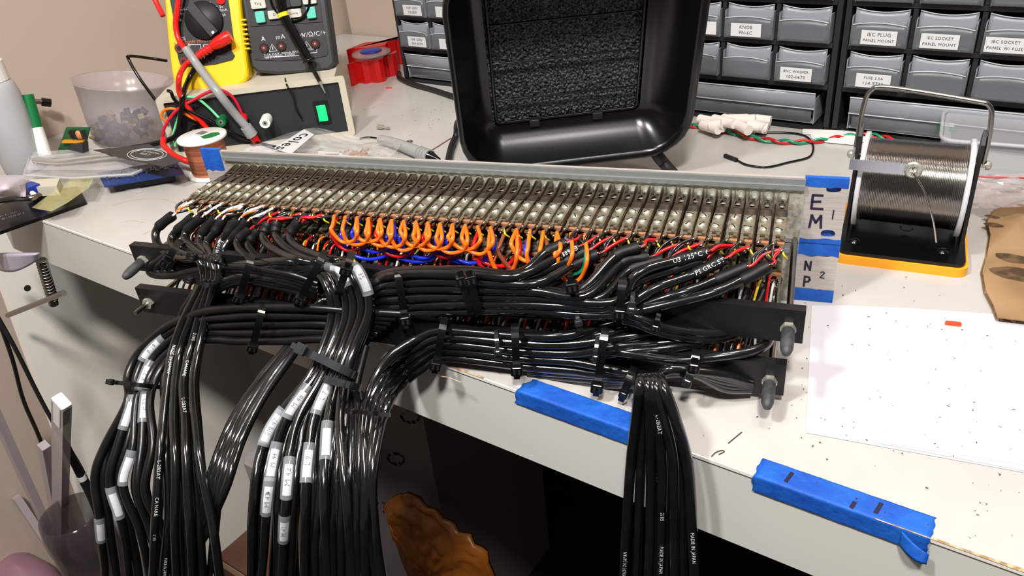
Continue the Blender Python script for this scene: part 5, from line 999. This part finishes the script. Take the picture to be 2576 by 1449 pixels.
wire([pz(2440, 442, 14), pz(2500, 446, 16), pz(2600, 448, 15)], .8, mat('red_zip', (190, 70, 66), .4), 'zip_line', parent=zb_)
cd_ = thing('cardboard_piece', pz(2560, 650, 0), 'scorched brown corrugated cardboard scrap at the right edge', 'cardboard'); cl = [(2720, 490), (2560, 505), (2500, 528), (2484, 556), (2492, 590), (2484, 640), (2472, 680), (2480, 730), (2500, 768), (2510, 798), (2580, 806), (2720, 818)]
slab(cl, 5.2, .7, CARD, 'top_liner', parent=cd_); slab([(x - (6 if x < 2520 else 0), y + 4) for x, y in cl], .9, .7, CARD, 'bottom_liner', parent=cd_)
m = MB(); A_ = [pz(x + 4, y, 3) for x, y in cl[2:]]; P_ = []
for a, b in zip(A_, A_[1:]):
    for t_ in range(8): P_.append(a.lerp(b, t_ / 8))
vs = []; 
for i, q in enumerate(P_): w_ = Vector((math.sin(i * 1.7) * 1.6, math.cos(i * 1.3) * 1.2, 0)); vs += [Vector((q.x, q.y, ZD + .9)) + w_, Vector((q.x, q.y, ZD + 4.5)) - w_]
m.add(vs, [[2 * i, 2 * i + 2, 2 * i + 3, 2 * i + 1] for i in range(len(P_) - 1)], False); m.build('corrugated_edge', mat('torn_edge', (188, 164, 132), .9, col2=(120, 92, 62), nscale=200), cd_)
for k, (x, y, s2) in enumerate(((2500, 566, 5), (2552, 650, 9), (2560, 690, 13), (2496, 545, 4))): q = pz(x, y, 5.3); m = MB(); m.add([q + Vector((s2 * 1.3 * math.cos(a_) * (1 + .25 * noise.noise(Vector((a_, k, 0)))), s2 * .7 * math.sin(a_) * (1 + .3 * noise.noise(Vector((a_, k, 4)))), .03)) for a_ in np.linspace(0, 5.9, 16)], [list(range(16))], False); m.build('scorch_mark', SCOR, cd_)
# --- under the desk
def pvp(L, v, d, mt, name, **k): return MB().prism([(q.x, q.z) for q in (pv(x, y, v) for x, y in L)], (X_, K, -Y_), Vector((0, v + d, 0)), d).build(name, mt, **k)
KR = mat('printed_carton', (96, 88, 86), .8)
ct = thing('carton', Vector((200, 220, 0)), 'grey-white carton with dark rubber-stamped print under the desk', 'box')
c0, c1 = pv(985, 1000, 190), pv(1062, 1040, 190)
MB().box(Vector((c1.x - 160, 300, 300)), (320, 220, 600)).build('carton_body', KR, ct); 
rr2 = random.Random(9)
for px, py in ((1020, 1055), (985, 1160), (950, 1280)):
    q = hit(px, py, Y_, 189.6); m = MB()
    for k in range(34): t_ = rr2.uniform(0, 6.28); m.box(q + Vector((9 + 15 * math.cos(t_), 0, 8 + 9 * math.sin(t_) + 12 * math.cos(t_) * .6)), (rr2.uniform(1.5, 5), .4, rr2.uniform(1.5, 5)))
    m.build('stamped_print', mat('stamp_ink', (52, 44, 42), .8), ct, kind='stuff')
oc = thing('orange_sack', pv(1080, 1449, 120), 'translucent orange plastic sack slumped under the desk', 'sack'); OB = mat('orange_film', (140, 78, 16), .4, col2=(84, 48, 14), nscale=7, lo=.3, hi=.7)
m = MB(); OL = [(940, 1296), (958, 1278), (1000, 1262), (1060, 1300), (1130, 1350), (1200, 1420), (1260, 1600), (1060, 1600), (1000, 1449)]
C_ = pv(1080, 1460, 120); A_ = [pv(x, y, 120) for x, y in OL]
def sk(u, v):
    f_ = u * len(A_); i = int(f_) % len(A_); q = A_[i].lerp(A_[(i + 1) % len(A_)], f_ - int(f_)); r_ = math.sin(min(1, v * 1.02) * math.pi / 2); p_ = C_.lerp(q, r_); return p_ + Y_ * (-18 * math.cos(v * math.pi / 2) + 20 + 5 * noise.noise(p_ * .03 + Vector((0, 0, v))) - 9 * abs(noise.noise(p_ * .05)) - 5 * abs(noise.noise(p_ * .11))) 
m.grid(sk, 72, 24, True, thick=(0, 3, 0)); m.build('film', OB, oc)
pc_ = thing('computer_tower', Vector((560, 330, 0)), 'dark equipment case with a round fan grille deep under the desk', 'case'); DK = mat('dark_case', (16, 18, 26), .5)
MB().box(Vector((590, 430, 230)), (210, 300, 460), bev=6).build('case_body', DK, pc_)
m = MB()
for r_ in (30, 44, 58): m.tube([Vector((590 + r_ * math.cos(t_), 278, 300 + r_ * math.sin(t_))) for t_ in np.linspace(0, 6.283, 37)], 1.6, 6)
m.build('fan_grille', BLKM, pc_, kind='stuff')
wb = thing('white_box', pv(660, 1300, 60), 'crumpled white box low behind the middle bundle of cables', 'box'); q = pv(595, 1165, 60); q2 = pv(760, 1449, 60)
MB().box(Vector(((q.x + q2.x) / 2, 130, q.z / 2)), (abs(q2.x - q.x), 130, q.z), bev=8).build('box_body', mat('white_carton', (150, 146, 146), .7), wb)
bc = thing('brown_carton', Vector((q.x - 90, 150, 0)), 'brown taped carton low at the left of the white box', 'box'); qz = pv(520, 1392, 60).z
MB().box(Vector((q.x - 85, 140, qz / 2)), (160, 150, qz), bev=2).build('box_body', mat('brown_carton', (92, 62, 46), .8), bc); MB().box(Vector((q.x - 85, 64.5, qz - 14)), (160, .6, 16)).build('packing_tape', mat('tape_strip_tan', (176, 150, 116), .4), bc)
# --- clamp, cable and containers at the lower left
cm = thing('desk_clamp', pv(120, 720, -18), 'steel screw clamp hanging under the left end of the desk', 'clamp')
m = MB(); m.tube([pv(104, 655, -22), pv(135, 765, -22)], 4.6, 14); m.build('threaded_rod', STEEL, cm)
for k in range(14): f_ = k / 13; a = pv(104, 655, -22).lerp(pv(132, 752, -22), f_); d_ = (pv(135, 765, -22) - pv(104, 655, -22)).normalized(); m = MB(); m.lathe([(4.4, -.5), (5.4, 0), (4.4, .5)], a, d_, 14); m.build('thread', STEEL, cm)
m = MB(); m.tube([pv(20, 793, -26), pv(160, 737, -26)], 3.0, 12); m.build('tommy_bar', STEEL, cm)
m = MB(); m.grid(lambda u, v: pv(-40 + 130 * u, 640 + 45 * v * math.sin(.4 + 2.4 * u), -30 - 8 * math.sin(3 * u)), 12, 6, True, thick=(0, 4, 0)); m.build('clamp_pad', mat('lilac_plastic', (176, 170, 186), .4), cm)
for k, L in enumerate(([(-20, 760), (30, 900), (60, 1010), (110, 1130), (170, 1330)], [(-10, 790), (40, 880), (100, 1000), (150, 1090), (205, 1180), (270, 1320)])): wire([pu(x, y, -470 + 20 * k) if False else pv(x, y, -66) for x, y in L], 2.2, BLKM, 'black_cable', ('left', 'right')[k] + ' of two thin black cables hanging below the clamp', 'cable', group='thin cables under the clamp')
wc = thing('power_cable', pv(200, 1180, -70), 'thick black cable with a white ring beside the clear strips', 'cable'); wire([pv(165, 1120, -70), pv(205, 1200, -70), pv(245, 1290, -70), pv(290, 1449, -70)], 4.4, BLKM, 'jacket', parent=wc); m = MB(); m.cyl(pv(203, 1196, -70), pv(208, 1206, -70), 4.9, n=12); m.build('white_ring', WHP, wc)
GL = mat('strip_plastic', (184, 172, 178), .3, alpha=.75)
vst = -84
def strip(a, b, w, label, cap=False):
    t_ = thing('plastic_strip', pv(*b, vst), label, 'strip', 'clear plastic strips in the jar'); p, q = pv(*a, vst), pv(*b, vst); d_ = (p - q).normalized(); n2 = d_.cross(Y_).normalized()
    MB().box((p + q) / 2, (w, 9, (p - q).length), (n2, Y_, d_)).build('strip_body', GL, t_)
    if cap: MB().box(p - d_ * 22, (w * .55, 10, 44), (n2, Y_, d_)).build('end_cap', WHP, t_); MB().box(p + d_ * 1, (w * .95, 10.5, 4), (n2, Y_, d_), bev=1.5).build('end_plug', WHP, t_)
strip((155, 1012), (150, 1400), 17, 'upright clear strip with a white end cap in the jar', True)
strip((-30, 1000), (130, 1350), 13, 'long clear strip leaning left out of the jar')
strip((40, 1250), (140, 1400), 11, 'short clear strip leaning left at the foot of the jar')
strip((110, 1120), (160, 1400), 10, 'dull strip behind the white-capped strip')
T_ = pv(176, 1292, -92); jc = Vector((T_.x, T_.y, 0)); zt2 = T_.z
jr = thing('glass_jar', jc, 'tall smoky glass vase holding clear plastic strips at the lower left', 'jar')
m = MB(); m.lathe([(0, 0), (28, 0), (31, 6), (34, zt2 * .5), (36, zt2 - 20), (33, zt2), (31.5, zt2), (34.5, zt2 - 20), (32.5, zt2 * .5), (29, 8), (0, 5)], jc, K, 36); m.build('jar_body', mat('smoky_glass', (62, 54, 56), .1, alpha=.5, spec=.9), jr); m = MB(); m.lathe([(0, 8), (28, 8), (31, zt2 * .55), (0, zt2 * .56)], jc, K, 20); m.build('dark_contents', mat('jar_contents', (54, 46, 52), .7), jr)
bc_ = pv(60, 1455, -128); bg_ = thing('pink_bag', Vector((bc_.x, bc_.y, 0)), 'translucent pink plastic bag at the bottom left corner', 'bag')
def pk(u, v): a_ = u * 2 * math.pi; r_ = 66 * math.cos(max(0, v - .8) / .2 * math.pi / 2) ** .6 * (1 + .1 * noise.noise(Vector((math.cos(a_) * 2, math.sin(a_) * 2, v * 7)))); return Vector((bc_.x + r_ * 1.3 * math.cos(a_), bc_.y + r_ * .55 * math.sin(a_), v * (bc_.z + 28)))
m = MB(); m.grid(pk, 40, 30, True); m.build('film', mat('pink_film', (150, 112, 126), .35, alpha=.96), bg_)
